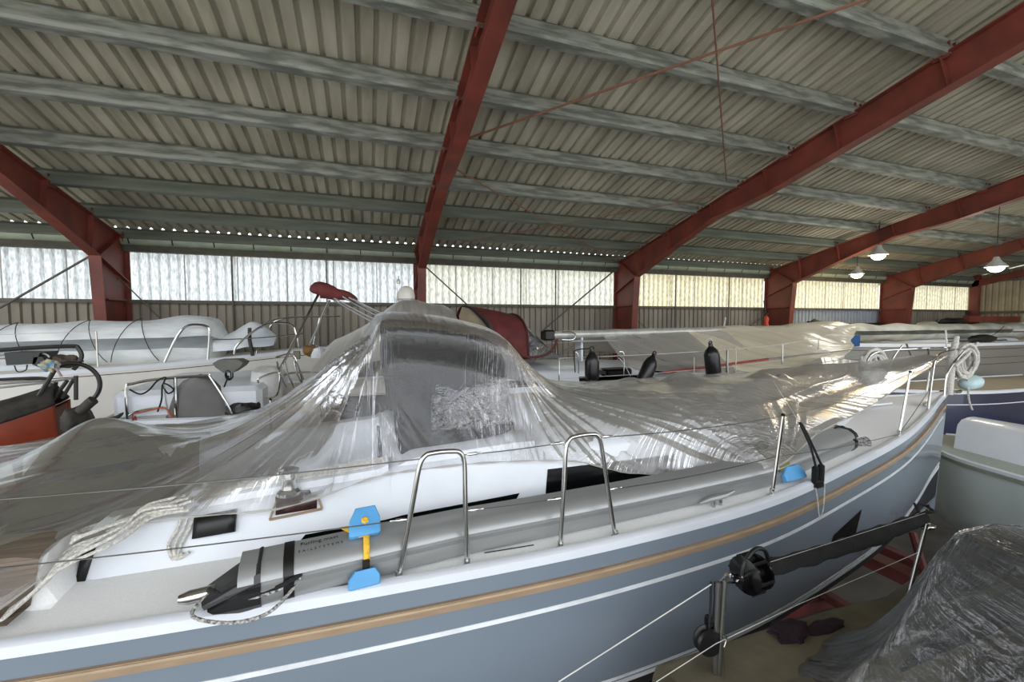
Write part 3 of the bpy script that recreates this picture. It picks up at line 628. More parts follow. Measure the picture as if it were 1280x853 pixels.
# foredeck softer waves
wf_=1/(1+np.exp(-(Xg-3.6)/.4)); D+=wf_*(ridg(Yg*4-Xg*1.3,33,1.3)-.4)*.03*np.clip((7.8-Xg)/2,0,1)
tt=np.linspace(0,1,220)[None,:]; D*=np.clip(tt/.06,.15,1)
G2=G+N*D[...,None]
# limp items poking up under the sheet on the foredeck: rolled sail lumps
for (cx,cy,h,rx,ry) in [(2.9,4.15,.07,.16,.12),(3.45,3.95,.11,.22,.16),(4.6,3.9,.10,.15,.14),(4.95,3.9,.06,.10,.1)]:
    G2[...,2]+=h*np.exp(-((G2[...,0]-cx)/rx)**2-((G2[...,1]-cy)/ry)**2)
b=MB(); nu,nv=G2.shape[:2]; b.v=[tuple(p) for p in G2.reshape(-1,3)]
b.f=[(i*nv+j,i*nv+j+1,(i+1)*nv+j+1,(i+1)*nv+j) for i in range(nu-1) for j in range(nv-1)]
U=wl*aA+wr*(aB+5)+wm*(Xg*1.0+2.5); Vv=wl*rA+wr*rB+wm*Zg
U=U*(1-wC)+wC*(aC*.6+9)
b.uv=np.stack([U,Vv],2).reshape(-1,2)
msheet=plastic('clear_plastic_sheet',(226,225,221),.44,.7,usc=14,vsc=1.0,bump=.6,tone_opacity=True)
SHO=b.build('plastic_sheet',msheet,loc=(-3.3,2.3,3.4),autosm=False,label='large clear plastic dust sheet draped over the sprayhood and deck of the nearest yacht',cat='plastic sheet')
# light and dark put into film opacity: clear over the hood, milky forward, middling aft
tone_opacity=.10+1.0/(1+np.exp(-(G2[...,0]-1.35)/.16))*(1-.25*np.exp(-((G2[...,0]-1.9)/.6)**2))+.30/(1+np.exp((G2[...,0]+.25)/.15))
tone_opacity=np.clip(tone_opacity+.18*(noise1(G2[...,0]*1.7+G2[...,1]*2.3,77)-.5),.08,1.5)
at_=SHO.data.attributes.new('tone_opacity','FLOAT','POINT'); at_.data.foreach_set('value',tone_opacity.reshape(-1).astype(np.float32))
# rolled hem of the sheet
b=MB(); b.tube([Vector(G2[i,0])+Vector((0,-.004,.0)) for i in range(0,nu,6)],[.006+.004*math.sin(i*.7) for i in range(0,nu,6)],6)
b.build('sheet_hem',plastic('hem_film',(215,213,206),.6,.5),SHO)
# dark sprayhood under the sheet
hs=[]
def hoodsec(x,ytop,ztop_,ybot,zbot_,yf,rad=.16):
    ytop+=.06; ybot+=.05; c=3.7; return [(x,ybot,zbot_),(x,ybot+(ytop-ybot)*.6,zbot_+(ztop_-zbot_)*.55),(x,ytop,ztop_-rad),(x,ytop+rad*.3,ztop_-rad*.3),(x,ytop+rad,ztop_),(x,c,ztop_+.03),(x,2*c-ytop-rad,ztop_),(x,2*c-ytop-rad*.3,ztop_-rad*.3),(x,2*c-ytop,ztop_-rad),(x,2*c-ybot-(ytop-ybot)*.6,zbot_+(ztop_-zbot_)*.55),(x,2*c-ybot,zbot_)]
H=[hoodsec(.13,2.98,4.56,2.95,4.25,0,.09),hoodsec(.17,2.975,4.565,2.93,3.95,0,.09),hoodsec(.22,2.97,4.565,2.92,3.66,0,.09),hoodsec(.5,2.97,4.54,2.91,3.62,0,.10),hoodsec(.8,2.975,4.47,2.93,3.62,0,.12),hoodsec(.96,3.0,4.40,2.96,3.64,0,.14),hoodsec(1.04,3.06,4.28,3.02,3.66,0,.2),hoodsec(1.1,3.14,4.05,3.08,3.70,0,.2)]
# bottom edge of the cloth rises to the aft corner like the photo's bag shape
Gh=loftgrid(H,60,120); can=MB(); win=MB()
nu_,nv_=Gh.shape[:2]; V_=[tuple(p) for p in Gh.reshape(-1,3)]
def inwin(p): return .40+.25*max(0,(p[2]-3.95))<p[0]<1.2 and 3.76<p[2]<4.08+.22*abs(p[0]-.62)+(.12 if p[0]<.5 else 0)*0 and p[1]<3.5
fa_=[];fw_=[]
for i in range(nu_-1):
    for j in range(nv_-1):
        q=(i*nv_+j,i*nv_+j+1,(i+1)*nv_+j+1,(i+1)*nv_+j); (fw_ if inwin(Gh[i,j]) else fa_).append(q)
can.v=list(V_); can.f=fa_
HO=can.build('sprayhood',M['darkcloth'],loc=(.6,3.7,3.7),label='dark grey canvas sprayhood standing under the clear sheet on the nearest yacht',cat='sprayhood',thick=.012)
used=sorted({k for f_ in fw_ for k in f_}); mp_={k:n for n,k in enumerate(used)}
win.v=[V_[k] for k in used]; win.f=[tuple(mp_[k] for k in f_) for f_ in fw_]; win.uv=np.array([(V_[k][0]*3,V_[k][2]*3) for k in used])
mvin=plastic('vinyl_window',(110,112,116),.45,1.0,usc=5,vsc=5,bump=3,rough=.1,dist=.07,base=.10)
win.build('window_panel',mvin,HO)
MB().tube([Vector((.16,p[1],p[2])) for p in Gh[0]],.011,8).build('hood_frame',M['black'],HO)
# added dark sheet and slabs standing in for the shade inside the cockpit
A=[]
for x in np.linspace(-.5,.75,16):
    A.append([(x,3.7+mb.b(x)-.13+.02*math.sin(x*9+z*3),mb.zd(x)+.03+z*.44) for z in np.linspace(0,1,6)])
WC=MB().grid(A).build('dark_shade_sheet',M['darkcloth'],loc=(-.4,5.1,3.5),label='dark sheet added for shade along the far guard rail under the clear sheet',cat='cloth',thick=.006)
for y_,lab in ((3.7-.50,'near'),(3.7+.50,'far')):
    MB().box((-.62,y_,3.01),(1.3,.21,.09),bev=.03).build('cockpit_shade_slab',M['darkcloth'],loc=(-.62,y_,2.97),label='dark slab added for shade on the '+lab+' cockpit seat under the clear sheet',cat='shade slab')
# ================= THINGS ON THE MAIN YACHT =================
# long silver furling spar on the side deck
def spx(x): # path of spar centre
    return Vector((x,float(np.interp(x,[-.7,.5,1.7,3.0,4.4],[2.235,2.37,2.42,2.49,2.78])),mb.zd(x)+.12))
pts=[spx(x) for x in np.linspace(-.58,4.35,50)]
sec=[(-.095,-.06),(-.075,-.085),(.06,-.085),(.09,-.06),(.10,0),(.085,.06),(.05,.085),(-.05,.075),(-.085,.05),(-.098,.022),(-.083,.012),(-.083,.0),(-.098,-.01)]
sec=[(a*1.22,c*1.2) for a,c in sec]
def sweep(pts,sec,sc=1):
    rings=[]
    for i,p in enumerate(pts):
        t=(pts[min(i+1,len(pts)-1)]-pts[max(i-1,0)]).normalized(); B=Vector((0,0,1)); Nn=B.cross(t).normalized()
        rings.append([p+Nn*a*sc+B*c*sc for a,c in sec])
    return MB().loft(rings,True,True)
SP=sweep(pts,sec).build('furling_spar',M['alu'],loc=tuple(pts[0]),label='long silver aluminium furling spar lying on the near side deck',cat='spar')
# black end boot, slanted
t=(pts[1]-pts[0]).normalized(); p0=pts[0]; 
b=MB(); s2=[(a*1.04,c*1.04) for a,c in sec]
Nn=Vector((0,0,1)).cross(t).normalized()
r2=[p0+t*.09+Nn*a+Vector((0,0,c)) for a,c in s2]; r1=[p0+t*(.08 if c>0 else 0)+Nn*a+Vector((0,0,c)) for a,c in s2]; r0=[p0-t*(.12+c*.3)+Nn*a*.8+Vector((0,0,c*.3-.06)) for a,c in s2]
b.loft([r0,r1,r2],True,True); b.build('end_boot',mat('dark_boot',(34,34,36),.35,var=.15),SP,smooth=False)
MB().tube([p0-t*.1+Vector((0,0,-.03)),p0-t*.2+Vector((0,0,-.03)),p0-t*.24+Vector((0,0,-.03))],[.03,.03,.018],10).build('end_fitting',M['steel'],SP)
pe=pts[-1]; te=(pts[-1]-pts[-2]).normalized(); Ne=Vector((0,0,1)).cross(te).normalized()
MB().loft([[pe+te*d+Ne*a*1.03+Vector((0,0,c*1.03)) for a,c in sec] for d in(-.02,.04)],True,True).build('end_cap',M['black'],SP)
def band(x0,x1,m,name):
    P=[spx(x) for x in np.linspace(x0,x1,4)]; return sweep(P,[(a*1.03,c*1.03) for a,c in sec]).build(name,m,SP)
band(-.40,-.355,M['black'],'black_tape')
# little text rows printed on the spar top
mtxt=mat('print_ink',(40,42,44),.5)
DG=bpy.context.evaluated_depsgraph_get
def text(s,loc,size,rot,m,parent,name='lettering',ext=.0008,space=1.0):
    c=bpy.data.curves.new(name,'FONT'); c.body=s; c.size=size; c.extrude=ext; c.space_character=space; c.resolution_u=2
    o=bpy.data.objects.new('tmp',c); COL.objects.link(o); bpy.context.view_layer.update()
    me=bpy.data.meshes.new_from_object(o.evaluated_get(DG())); bpy.data.objects.remove(o)
    me.materials.clear(); me.materials.append(m); o=bpy.data.objects.new(name,me); COL.objects.link(o)
    o.parent=parent; o.location=Vector(loc)-wloc(parent); o.rotation_euler=rot; return o
ang=math.atan2(t.y,t.x)
text('Furling mast',spx(-.33)+Vector((0,-.005,.104)),.036,(.08,-.02,ang),mtxt,SP)
text('SAILSYSTEMS',spx(-.33)+Vector((0,-.065,.100)),.022,(.25,-.02,ang),mtxt,SP,space=1.7)
# blue pads with yellow strap
pc=spx(-.04); ST=empty('padded_strap',tuple(pc),'two sky-blue foam pads on a yellow ratchet strap around the silver spar','strap')
def pad(c,w,h,d,up,rt,par):
    prof=[(-.5,-.45),(-.42,-.5),(.42,-.5),(.5,-.45),(.5,.05),(.34,.5),(-.30,.5),(-.5,.05)]
    fw=rt.cross(up); r=[[c+rt*a*w*k+up*b_*h*k+fw*dd for a,b_ in prof] for dd,k in((-d/2,.92),(-d*.35,1),(d*.35,1),(d/2,.92))]
    return MB().loft(r,True,True).build('foam_pad',M['blue'],par)
rt=Vector((math.cos(ang),math.sin(ang),0))
up1=Vector((0,.75,.66)).normalized(); c1=spx(-.025)+Vector((0,.0,.16)); a=pad(c1,.155,.15,.04,up1,rt,ST)
fwd=rt.cross(up1)
MB().lathe(c1+fwd*.016,fwd,[(.02,0),(.02,.006),(.012,.012)],6).build('rivet',M['yellow'],a)
up2=Vector((0,.5,.87)).normalized(); c2=spx(-.03)+Vector((0,-.155,-.055)); a2=pad(c2,.15,.08,.05,up2,rt,ST)
sx=-.02
b=MB(); path=[(.07,.10),(.0,.112),(-.07,.106),(-.12,.06),(-.128,0),(-.124,-.05)]
A=[]
for a_,c_ in path: A.append([spx(sx-.012)+Vector((0,a_,c_+.006)),spx(sx+.018)+Vector((0,a_,c_+.006))])
MB().grid(A).build('strap_webbing',M['yellow'],ST,thick=.004)
A=[[spx(-.14+.1*k)+Vector((-.016,.09-.15*k,.108+.004)),spx(-.14+.1*k)+Vector((.03,.09-.15*k,.108+.004))] for k in np.linspace(0,1,5)]
MB().grid(A).build('strap_webbing',M['yellow'],ST,thick=.004)
MB().box(spx(-.02)+Vector((0,-.135,.0)),(.035,.02,.05),bev=.004).build('buckle',M['black'],ST)
# second blue strap near stanchion 3
pc=spx(3.15); S2=empty('padded_strap',tuple(pc),'pale blue sling pad hooked round the far end of the silver spar behind the stanchion','strap')
pad(spx(3.2)+Vector((0,-.145,-.03)),.26,.11,.04,Vector((0,.5,.87)),rt,S2)
A=[[spx(3.05)+Vector((0,y,z+.006)),spx(3.2)+Vector((0,y,z+.006))] for y,z in((.08,.10),(0,.108),(-.10,.08),(-.125,0))]
MB().grid(A).build('strap_webbing',mat('olive_webbing',(120,122,70),.8),S2,thick=.004)
# rope tangles helper
def tangle(c,r,n,seed,flat=.5,ax=(1,1)):
    R=np.random.RandomState(seed); P=[]
    a=0
    for i in range(n):
        a+=R.uniform(.8,1.6); rr=r*R.uniform(.4,1); P.append(Vector(c)+Vector((rr*math.cos(a)*ax[0],rr*math.sin(a)*ax[1],r*flat*R.uniform(0,1))))
    return smoothpts(P,5)
mrs=mat('flecked_rope',(200,198,196),.85,rgb2=(60,58,60),scale=90,bump=.4,bscale=150)
def rope(pts,r,m,lab,name='rope',cat='rope',group=None,seg=7): 
    return MB().tube(pts,r,seg).build(name,m,loc=tuple(pts[0]),label=lab,cat=cat,group=group)
e=p0+Vector((-.06,-.06,-.06))
rope(smoothpts([p0-t*.12+Vector((0,-.03,-.02)),p0-t*.16+Vector((0,-.1,-.06)),p0+Vector((0,-.2,-.075)),p0+Vector((.14,-.19,-.075)),p0+t*.22+Vector((0,-.13,-.05)),p0+t*.26+Vector((0,-.105,.0)),p0+t*.16+Vector((0,-.12,-.03)),p0+t*.04+Vector((0,-.115,-.04))],6),.008,mrs,'black and white flecked rope loop at the aft end of the silver spar')
rope(smoothpts([p0-t*.12+Vector((0,-.03,.0)),p0-t*.02+Vector((0,-.1,-.02)),p0+t*.1+Vector((0,-.11,-.03)),p0+t*.2+Vector((0,-.115,-.01)),p0+t*.27+Vector((0,-.11,.02))],6),.012,M['blackrope'],'thick black cord lashed along the aft end of the silver spar')
rope(tangle(spx(-.42)+Vector((0,.16,-.06)),.09,16,3,.6,(1.4,.6)),.0055,mrs,'small flecked rope tangle behind the aft end of the silver spar')
rope(tangle(spx(4.35)+Vector((.22,-.02,-.09)),.09,22,5,.7,(1.6,.8)),.009,mrs,'brown and white rope heap at the forward end of the silver spar')
rope(smoothpts([spx(4.35)+Vector((-.1,0,.1)),spx(4.35)+Vector((.03,0,.1)),spx(4.35)+Vector((.05,-.02,-.02)),spx(4.35)+Vector((.02,.0,-.1))],5),.008,M['blackrope'],'short black lashing on the forward end cap of the silver spar')
# black cord pouch hanging by stanchion 3
q=mb.edge(3.35,.02,.06)
PB=empty('shackle_block',tuple(q),'black twin snatch block hung over the toe rail beside the blue sling','block')
MB().box(q+Vector((-.025,-.03,.02)),(.05,.04,.15),bev=.012).build('cheek',M['black'],PB); MB().box(q+Vector((.04,-.03,.03)),(.05,.04,.15),bev=.012).build('cheek',M['black'],PB)
MB().box(q+Vector((.005,-.035,-.05)),(.09,.045,.06),bev=.012).build('shackle_body',M['black'],PB)
tp=q+Vector((-.1,.05,.42))
MB().tube(smoothpts([q+Vector((-.02,-.03,.09)),q+Vector((-.05,0,.25)),tp,q+Vector((-.05,.04,.36)),q+Vector((.04,-.03,.1))],6),.009,7).build('strop',M['blackrope'],PB)
MB().tube(smoothpts([q+Vector((-.03,-.04,-.07)),q+Vector((-.03,-.06,-.16)),q+Vector((-.01,-.066,-.30)),q+Vector((.03,-.066,-.24)),q+Vector((.06,-.05,-.05))],6),.004,6).build('white_line',M['rope'],PB)
rope(sag(tp,mb.edge(3.9,.03,.66)+Vector((0,.7,-.0)),.0,4),.002,M['whitewire'],'thin wire above the snatch block')
# bundle of white ropes over the cockpit coaming
RB=np.random.RandomState(4); 
for k in range(14):
    s=k/13; y0_=2.62+.02*k; P=[]
    x1=-.93-.03*(k%3)
    P=[Vector((x1,2.70+.012*k,3.56+.012*(k%4))),Vector((x1-.16,2.69+.01*k,3.55+.015*(k%3))),Vector((-1.18-.02*k%.1,2.60+.022*k-.03,3.50+.02*(k%2))),Vector((-1.36-.01*k,2.50+.03*k,3.44+.01*(k%3)))]
    if k<7: P+= [Vector((-1.45,2.46+.02*k,3.36)),Vector((-1.52,2.38+.01*k,3.29+.003*k))]
    else: P+=[Vector((-1.34,2.62,3.53)),Vector((-1.16,2.64+.01*k,3.55)),Vector((x1-.05,2.70,3.56))]
    rope(smoothpts(P,6),.0085,M['rope'],'white control line in the bundle spilling over the near cockpit coaming',group='white lines over the cockpit coaming')
for k in range(3):
    x=-1.0+.03*k; P=[mb.tpoint(x+.01,1.0,W_,H_,.012),mb.tpoint(x-.0,.8,W_,H_,.014),mb.tpoint(x-.03,.5,W_,H_,.016),mb.tpoint(x-.02*k,.2,W_,H_,.018),mb.tpoint(x+.01,.3,W_,H_,.02)]
    rope(smoothpts(P,5),.009,M['rope'],'white line tail hanging down the outside of the coaming',group='line tails on the coaming')
for k in range(5):
    y=2.83+.028*k; P=[Vector((x,y+.01*math.sin(x*9+k),mb.zd(x)+H_(x)+.066)) for x in np.linspace(-.95,.12,12)]
    rope(P,.006,M['rope'],'control line led along the top of the coachroof edge',group='control lines along the coachroof edge')
# black line clutch pouch
A=[[mb.tpoint(x,f_,W_,H_,.02) for f_ in(.55,.8,1.02)] for x in np.linspace(-.92,-.72,6)]
CP=MB().grid(A).build('clutch_bag',M['black'],loc=tuple(mb.tpoint(-.82,.6,W_,H_,0)),label='black control line bag on the coaming just aft of the winch',cat='bag',thick=.03)
# black edge of the coaming by the cockpit
A=[[mb.tpoint(-1.41+.0*f,f,W_,H_,.006),mb.tpoint(-1.37+.02*f,f,W_,H_,.006)] for f in(0,.5,.95)]
MB().grid(A).build('coaming_edge',M['black'],MAIN,thick=.006)
# ---- coils on the pulpit and white rags at the stem
def coil(c,r,n,ax,seed,rr=.014,dr=.12):
    R=np.random.RandomState(seed); P=[]; ax=Vector(ax).normalized(); u=ax.cross(Vector((0,0,1))).normalized(); v=Vector((0,0,1))
    for i in range(n*12):
        a=i/12*2*math.pi; k=1+dr*math.sin(a*.37+seed)+.05*math.sin(a*1.7); P.append(Vector(c)+u*(r*k*math.cos(a))*.7+v*(r*k*1.2*math.sin(a)-.0)+ax*(.05*math.sin(i*.13+seed)))
    return P
c=Vector((6.98,4.0,4.02))
rope(coil(mb.edge(7.05,.02,.40,-1)+Vector((.0,.05,-.0)),.23,8,(.35,1,0),2,.014,.2),.02,M['rope'],'white mooring line coil hung on the far side of the pulpit')
for k in range(3):
    p=mb.edge(6.85+.09*k,.0,.62,-1); rope(smoothpts([p,p+Vector((.03,0,-.2)),p+Vector((-.03*k,.01,-.42)),p+Vector((-.08*k,-.1,-.56))],5),.018,M['rope'],'tail of the white mooring line dropping from the pulpit',group='mooring line tails on the pulpit')
rope(coil(Vector((8.2,3.60,4.0)),.17,8,(.4,.9,0),6,.014,.25),.02,M['rope'],'white mooring line coil knotted at the tip of the pulpit')
p=Vector((8.18,3.6,4.0)); rope(smoothpts([p,p+Vector((.08,-.02,-.3)),p+Vector((.1,-.03,-.55)),p+Vector((.16,-.05,-.72))],6),.012,M['rope'],'white line tail falling past the stem')
rope(smoothpts([Vector((7.75,3.5,3.95)),Vector((8.0,3.52,4.05)),Vector((8.25,3.56,4.15)),Vector((8.5,3.6,4.25))],5),.022,M['rope'],'white sock wrapped line poking past the pulpit')
# wrapped forestay end: white post at stem
MB().tube([Vector((7.9,3.62,3.52)),Vector((7.92,3.62,4.0)),Vector((7.98,3.6,4.36))],[.045,.05,.03],10).build('wrapped_fitting',M['rope'],loc=(7.9,3.62,3.52),label='white cloth wrapped bow fitting standing at the stem',cat='fitting')
# stem anchor plate roller
ARM=MAIN
MB().box((8.12,3.7,3.54),(.34,.12,.05),bev=.015).build('bow_roller',M['steel'],MAIN)
b=MB().lathe((8.35,3.62,3.66),(1,-.1,.12),[(.02,-.12),(.07,-.09),(.105,0),(.10,.16),(.06,.24),(.02,.27)],16)
b.build('fender',mat('pale_aqua_cover',(176,200,204),.5),loc=(8.3,3.62,3.6),label='pale aqua fender sock sticking out beyond the stem',cat='fender')
# ================= OTHER BOATS =================
mwh=mat('white_hull_gloss',(218,216,210),.25,var=.03,scale=1.5,coat=.2)
mdk2=mat('cream_deck',(214,208,194),.5,var=.05,scale=30)
def yacht(loc,label,X0,X1,yc,half,zd0,zd1,zk,hullm,deckm,n=3.0,bow=+1,trunkh=.3,tr=(.25,.72),name='sailboat',stripe=None,plumb=.1,par=None,bprof=(.72,.86,.98,1,.9,.66,.3,0),hend=.08,wend=.3):
    """bow=+1 points to +X. Returns hull object helper + root"""
    L=X1-X0; xs=[X0+L*k for k in(0,.12,.3,.5,.66,.8,.92,1)]
    h=Hull(xs,[half*k for k in bprof],[zd0+(zd1-zd0)*k for k in(.06,.0,.0,.05,.2,.45,.8,1)],[zk+.5,zk+.2,zk,zk,zk+.05,zk+.1,zk+.2,zk+.35],[n]*6+[n*.8,n*.75],yc,rake=plumb,mirror=None if bow>0 else (X0+X1)/2)
    root=par or empty(name,loc,label,'boat')
    h.mesh(50,20).build('hull',hullm,root)
    h.deckmesh(40,11,.05).build('deck',deckm,root)
    for sg in(1,-1):
        A=[]
        for x in np.linspace(X0,X1-.02,50):
            e0=h.edge(x,0,0,sg); d=Vector((0,sg,0)); A.append([e0-d*.006+Vector((0,0,-.04)),e0-d*.008+Vector((0,0,.02)),e0+d*.03+Vector((0,0,.035)),e0+d*.06])
        MB().grid(A).build('toe_rail',M['gel'],root)
    if trunkh:
        a,c=X0+L*tr[0],X0+L*tr[1]
        w=lambda x: float(np.interp(x,[a,a+.6*(c-a),c],[half*.62,half*.58,half*wend])); H=lambda x: float(np.interp(x,[a,a+.5*(c-a),c],[trunkh,trunkh*.9,hend]))
        h.trunk(a,c,w,H,30).build('coachroof',M['gel'],root); h.w=w; h.H=H; h.ta=a; h.tc=c
        for sg in(1,-1):
            for q in(.1,.4): h.pane(a+(c-a)*q,a+(c-a)*(q+.2),.3,.75,.35,.7,w,H,sg=sg).build('window',M['glassdark'],root)
    for z,hh in (stripe or []):
        for sg in(1,-1): h.strip(X0,X1-.1,lambda x: h.zd(x)-z,hh,.004,50,sg=sg).build('hull_stripe',M['black'],root)
    h.root=root; return h
def rails(h,xs,hh=.62,r=.012,wire='whitewire',sgs=(1,-1),post='steel'):
    tops={}
    for sg in sgs:
        T=[]
        for x in xs:
            e=h.edge(x,.06,.0,sg); tp=e+Vector((0,0,hh)); MB().tube([e,tp],r,6).build('stanchion',M[post],h.root); T.append(tp)
        for i in range(len(T)-1):
            MB().tube([T[i],T[i+1]],.005,5).build('lifeline',M[wire],h.root)
            MB().tube([T[i]-Vector((0,0,hh*.48)),T[i+1]-Vector((0,0,hh*.48))],.004,5).build('lifeline',M[wire],h.root)
        tops[sg]=T
    return tops
# ---- B: white yacht beyond, burgundy hood
B=yacht((4,7.3,.4),'white yacht beyond the sheet with burgundy hood and bare mast along it',-2.9,11.3,7.2,1.8,3.42,3.72,1.8,mwh,mdk2,trunkh=.34)
tb=rails(B,[2.6,4.2,5.8,7.4,9.0,10.3])
R_=lambda pts,par,r=.0125,name='pushpit_rail',m='steel',n=5: MB().tube(smoothpts(pts,n),r,8).build(name,M[m],par)
# bow pulpit of B
R_([B.edge(10.2,.05,0),B.edge(10.4,.04,.62),Vector((11.0,7.1,4.36)),Vector((11.32,7.25,4.38)),Vector((11.0,7.4,4.36)),B.edge(10.4,.04,.62,-1),B.edge(10.2,.05,0,-1)],B.root,name='pulpit_rail')
# stern pushpit of B (seen left, over the sheet)
def P(px,py,Y): return atY(px,py,Y)
R_([P(160,560,5.9),P(160,530,5.9),P(158,486,5.9),P(166,480,5.9),P(200,474,5.9),P(258,470,5.9),P(262,471,5.9),P(284,505,5.9),P(300,535,5.9)],B.root,.016)
R_([P(219,472,5.9),P(221,540,5.9)],B.root,.018,n=2); R_([P(160,520,5.9),P(176,513,5.9),P(204,509,5.9)],B.root,.012,n=3)
MB().box((-2.0,6.9,3.6),(1.5,1.9,.35),bev=.06).build('cockpit_locker',M['gel'],B.root)
# far side pushpit
R_([P(350,480,6.6),P(354,470,6.6),P(372,466,6.6),P(420,466,6.6)],B.root,.014,n=4)
R_([P(322,475,6.2),P(326,492,6.2),P(332,497,6.2),P(346,494,6.2),P(350,470,6.2),P(344,466,6.2),P(328,471,6.2),P(322,475,6.2)],B.root,.012,n=4,name='boarding_ladder')
for px in(350,360,372): R_([P(px-4,452,6.4),P(px,468,6.4),P(px+8,485,6.4)],B.root,.012,n=3)
R_([P(345,447,6.9),P(365,443,6.9),P(374,462,6.9),P(378,480,6.9)],B.root,.012,n=3); R_([P(368,446,6.9),P(380,475,6.9)],B.root,.012,n=2)
R_([P(385,440,7.6),P(400,433,7.6),P(440,432,7.6),P(470,432,7.6)],B.root,.012,n=3); R_([P(399,433,7.6),P(401,450,7.6)],B.root,.012,n=2)
# white oval grey cover
def blob(c,r,name,m,par=None,seed=0,amp=.08,nu=24,nv=16,**k):
    A=[]; c=Vector(c)
    for i in range(nu+1):
        a=2*math.pi*i/nu; row=[]
        for j in range(nv+1):
            b_=math.pi*(j/nv-.5); d=Vector((math.cos(b_)*math.cos(a),math.cos(b_)*math.sin(a),math.sin(b_)))
            q=1+amp*(math.sin(d.x*5+seed)*math.cos(d.y*6+seed*2)+.5*math.sin(d.z*9+seed+d.x*7)); row.append(c+Vector((d.x*r[0],d.y*r[1],d.z*r[2]))*q)
        A.append(row)
    return MB().grid(A).build(name,m,par,loc=None if par else tuple(c),**k)
mcov=mat('grey_wheel_cover',(110,110,108),.85,var=.12,scale=4,bump=.2,bscale=20)
c=P(250,525,6.0); A=[]
for j in range(13):
    f=j/12; w=.36*math.sqrt(max(0,1-f**2.3)); A.append([c+Vector((w*math.cos(a),.14*math.sin(a)*(1-f*.3),-.25+.80*f)) for a in np.linspace(0,2*math.pi,25)])
MB().grid(A).build('wheel_cover',mcov,loc=tuple(c),label='grey rounded canvas wheel cover standing inside the stern rail on the left',cat='cover')
# white bin-like liferaft, white cover bundle
c=P(333,478,6.5); MB().lathe((c.x,c.y,c.z-.25),(.05,0,1),[(.15,0),(.19,.05),(.2,.3),(.19,.4),(.12,.46),(.02,.47)],20).build('outboard_engine',mat('white_plastic_cover',(214,214,214),.35,bump=.6,bscale=14),loc=(c.x,c.y,c.z-.25),label='white plastic wrapped outboard engine on the stern rail, left of the sheet slope',cat='engine')
MB().box(P(353,508,6.0),(.07,.06,.09),bev=.01).build('junction_box',M['black'],loc=tuple(P(353,508,6.0)),label='small black box under the boarding ladder rail',cat='box')
# dark folded seat / winch things
c=P(305,513,6.0); o=blob(c,(.22,.14,.12),'bundled_cover',M['black'],seed=2,amp=.15,label='black bundled cover tied at the stern beside the grey wheel cover',cat='cover')
R2=rope(smoothpts([P(276,505,6.0),P(280,485,6.0),P(286,470,6.0)],3),.009,M['blackrope'],'black line slanting up to the stern winch bracket')
c=P(288,458,6.1); MB().loft([[c+Vector((a*w,b_*.1,z)) for a,b_ in((-1,-1),(1,-1),(1.2,1),(-.9,1))] for w,z in((.05,-.07),(.13,.0),(.16,.05),(.1,.09))],True,True).build('winch_bracket',mat('grey_bracket',(92,92,86),.6),loc=tuple(c),label='grey wedge shaped bracket with black lashing above the bundled cover',cat='bracket')
rope(coil(c+Vector((0,-.05,-.1)),.05,3,(0,1,0),3),.007,M['blackrope'],'black lashing coil under the grey bracket')
rope(smoothpts([P(162,487,5.85),P(175,493,5.85),P(186,488,5.85),P(196,477,5.85),P(207,472,5.85),P(204,482,5.85),P(210,492,5.85),P(217,487,5.85),P(204,480,5.85),P(202,500,5.85),P(197,515,5.85)],5),.009,M['blackrope'],'black knotted line tied on the corner of the left stern rail')
rope(smoothpts([P(205,480,5.85),P(208,505,5.85),P(214,530,5.85)],4),.008,M['alu'],'grey line tail hanging from the left stern rail')
rope(smoothpts([P(168,517,5.85),P(180,515,5.85),P(205,510,5.85),P(214,520,5.85),P(222,538,5.85)],5),.010,mat('orange_hose',(170,84,56),.6),'orange red hose draped on the lower left stern rail')
rope(smoothpts([P(166,518,5.85),P(166,535,5.85),P(169,520,5.85),P(172,535,5.85)],4),.007,mat('red_cord',(140,60,50),.7),'red cord loops at the foot of the left stern rail')
# blue crate
MB().box(P(321,490,7.0),(.3,.4,.26),bev=.01).build('crate',M['bluetarp'],loc=tuple(P(321,490,7.0)),label='blue crate in the cockpit seen through the stern rails',cat='crate')
c=P(388,438,7.7); blob(c,(.12,.1,.1),'horn_bag',mat('brown_bag',(120,88,44),.7),seed=5,label='small brown bag tied at the far stern rail corner',cat='bag')
MB().box(P(371,444,7.3),(.1,.05,.13),bev=.01).build('light_box',mat('olive_box',(110,112,92),.6),loc=tuple(P(371,444,7.3)),label='olive box lamp on the far stern rail',cat='box')
c=P(397,440,7.7); MB().lathe((c.x,c.y,c.z-.1),(0,0,1),[(.1,0),(.12,.08),(.1,.17),(.03,.2)],14).build('lifebuoy_canister',M['gel'],loc=tuple(c),label='small white canister beside the brown bag',cat='canister')
# red covered spar end with crutch
c0=P(398,367,7.0); c1=P(442,374,7.0); dirb=(P(485,402,7.0)-P(410,368,7.0))
RC=MB().tube(smoothpts([P(395,368,7.0),P(398,363,7.0),P(408,364,7.0),P(420,368,7.0),P(434,370,7.0),P(446,377,7.0)],4),[.05,.09,.11,.12,.13,.13,.125,.12,.12,.11,.11,.10,.09,.085,.08,.075,.07,.065,.06,.05,.03],12).build('spar_cover',M['redcloth'],loc=tuple(c0),label='burgundy cloth cover on the raised spar end left of the tall sheet peak',cat='cover')
for k,(a,c_) in enumerate([((412,372),(470,405)),((416,372),(478,404)),((428,371),(487,403)),((436,372),(490,400)),((441,374),(492,398))]):
    rope(sag(P(*a,7.0-.05*k),P(*c_,7.0-.05*k),.01,6),.012,M['alu'],'grey rigging wire running from the burgundy spar cover down to the sheet',name='rigging_wire',cat='wire',group='rigging wires under the burgundy cover')
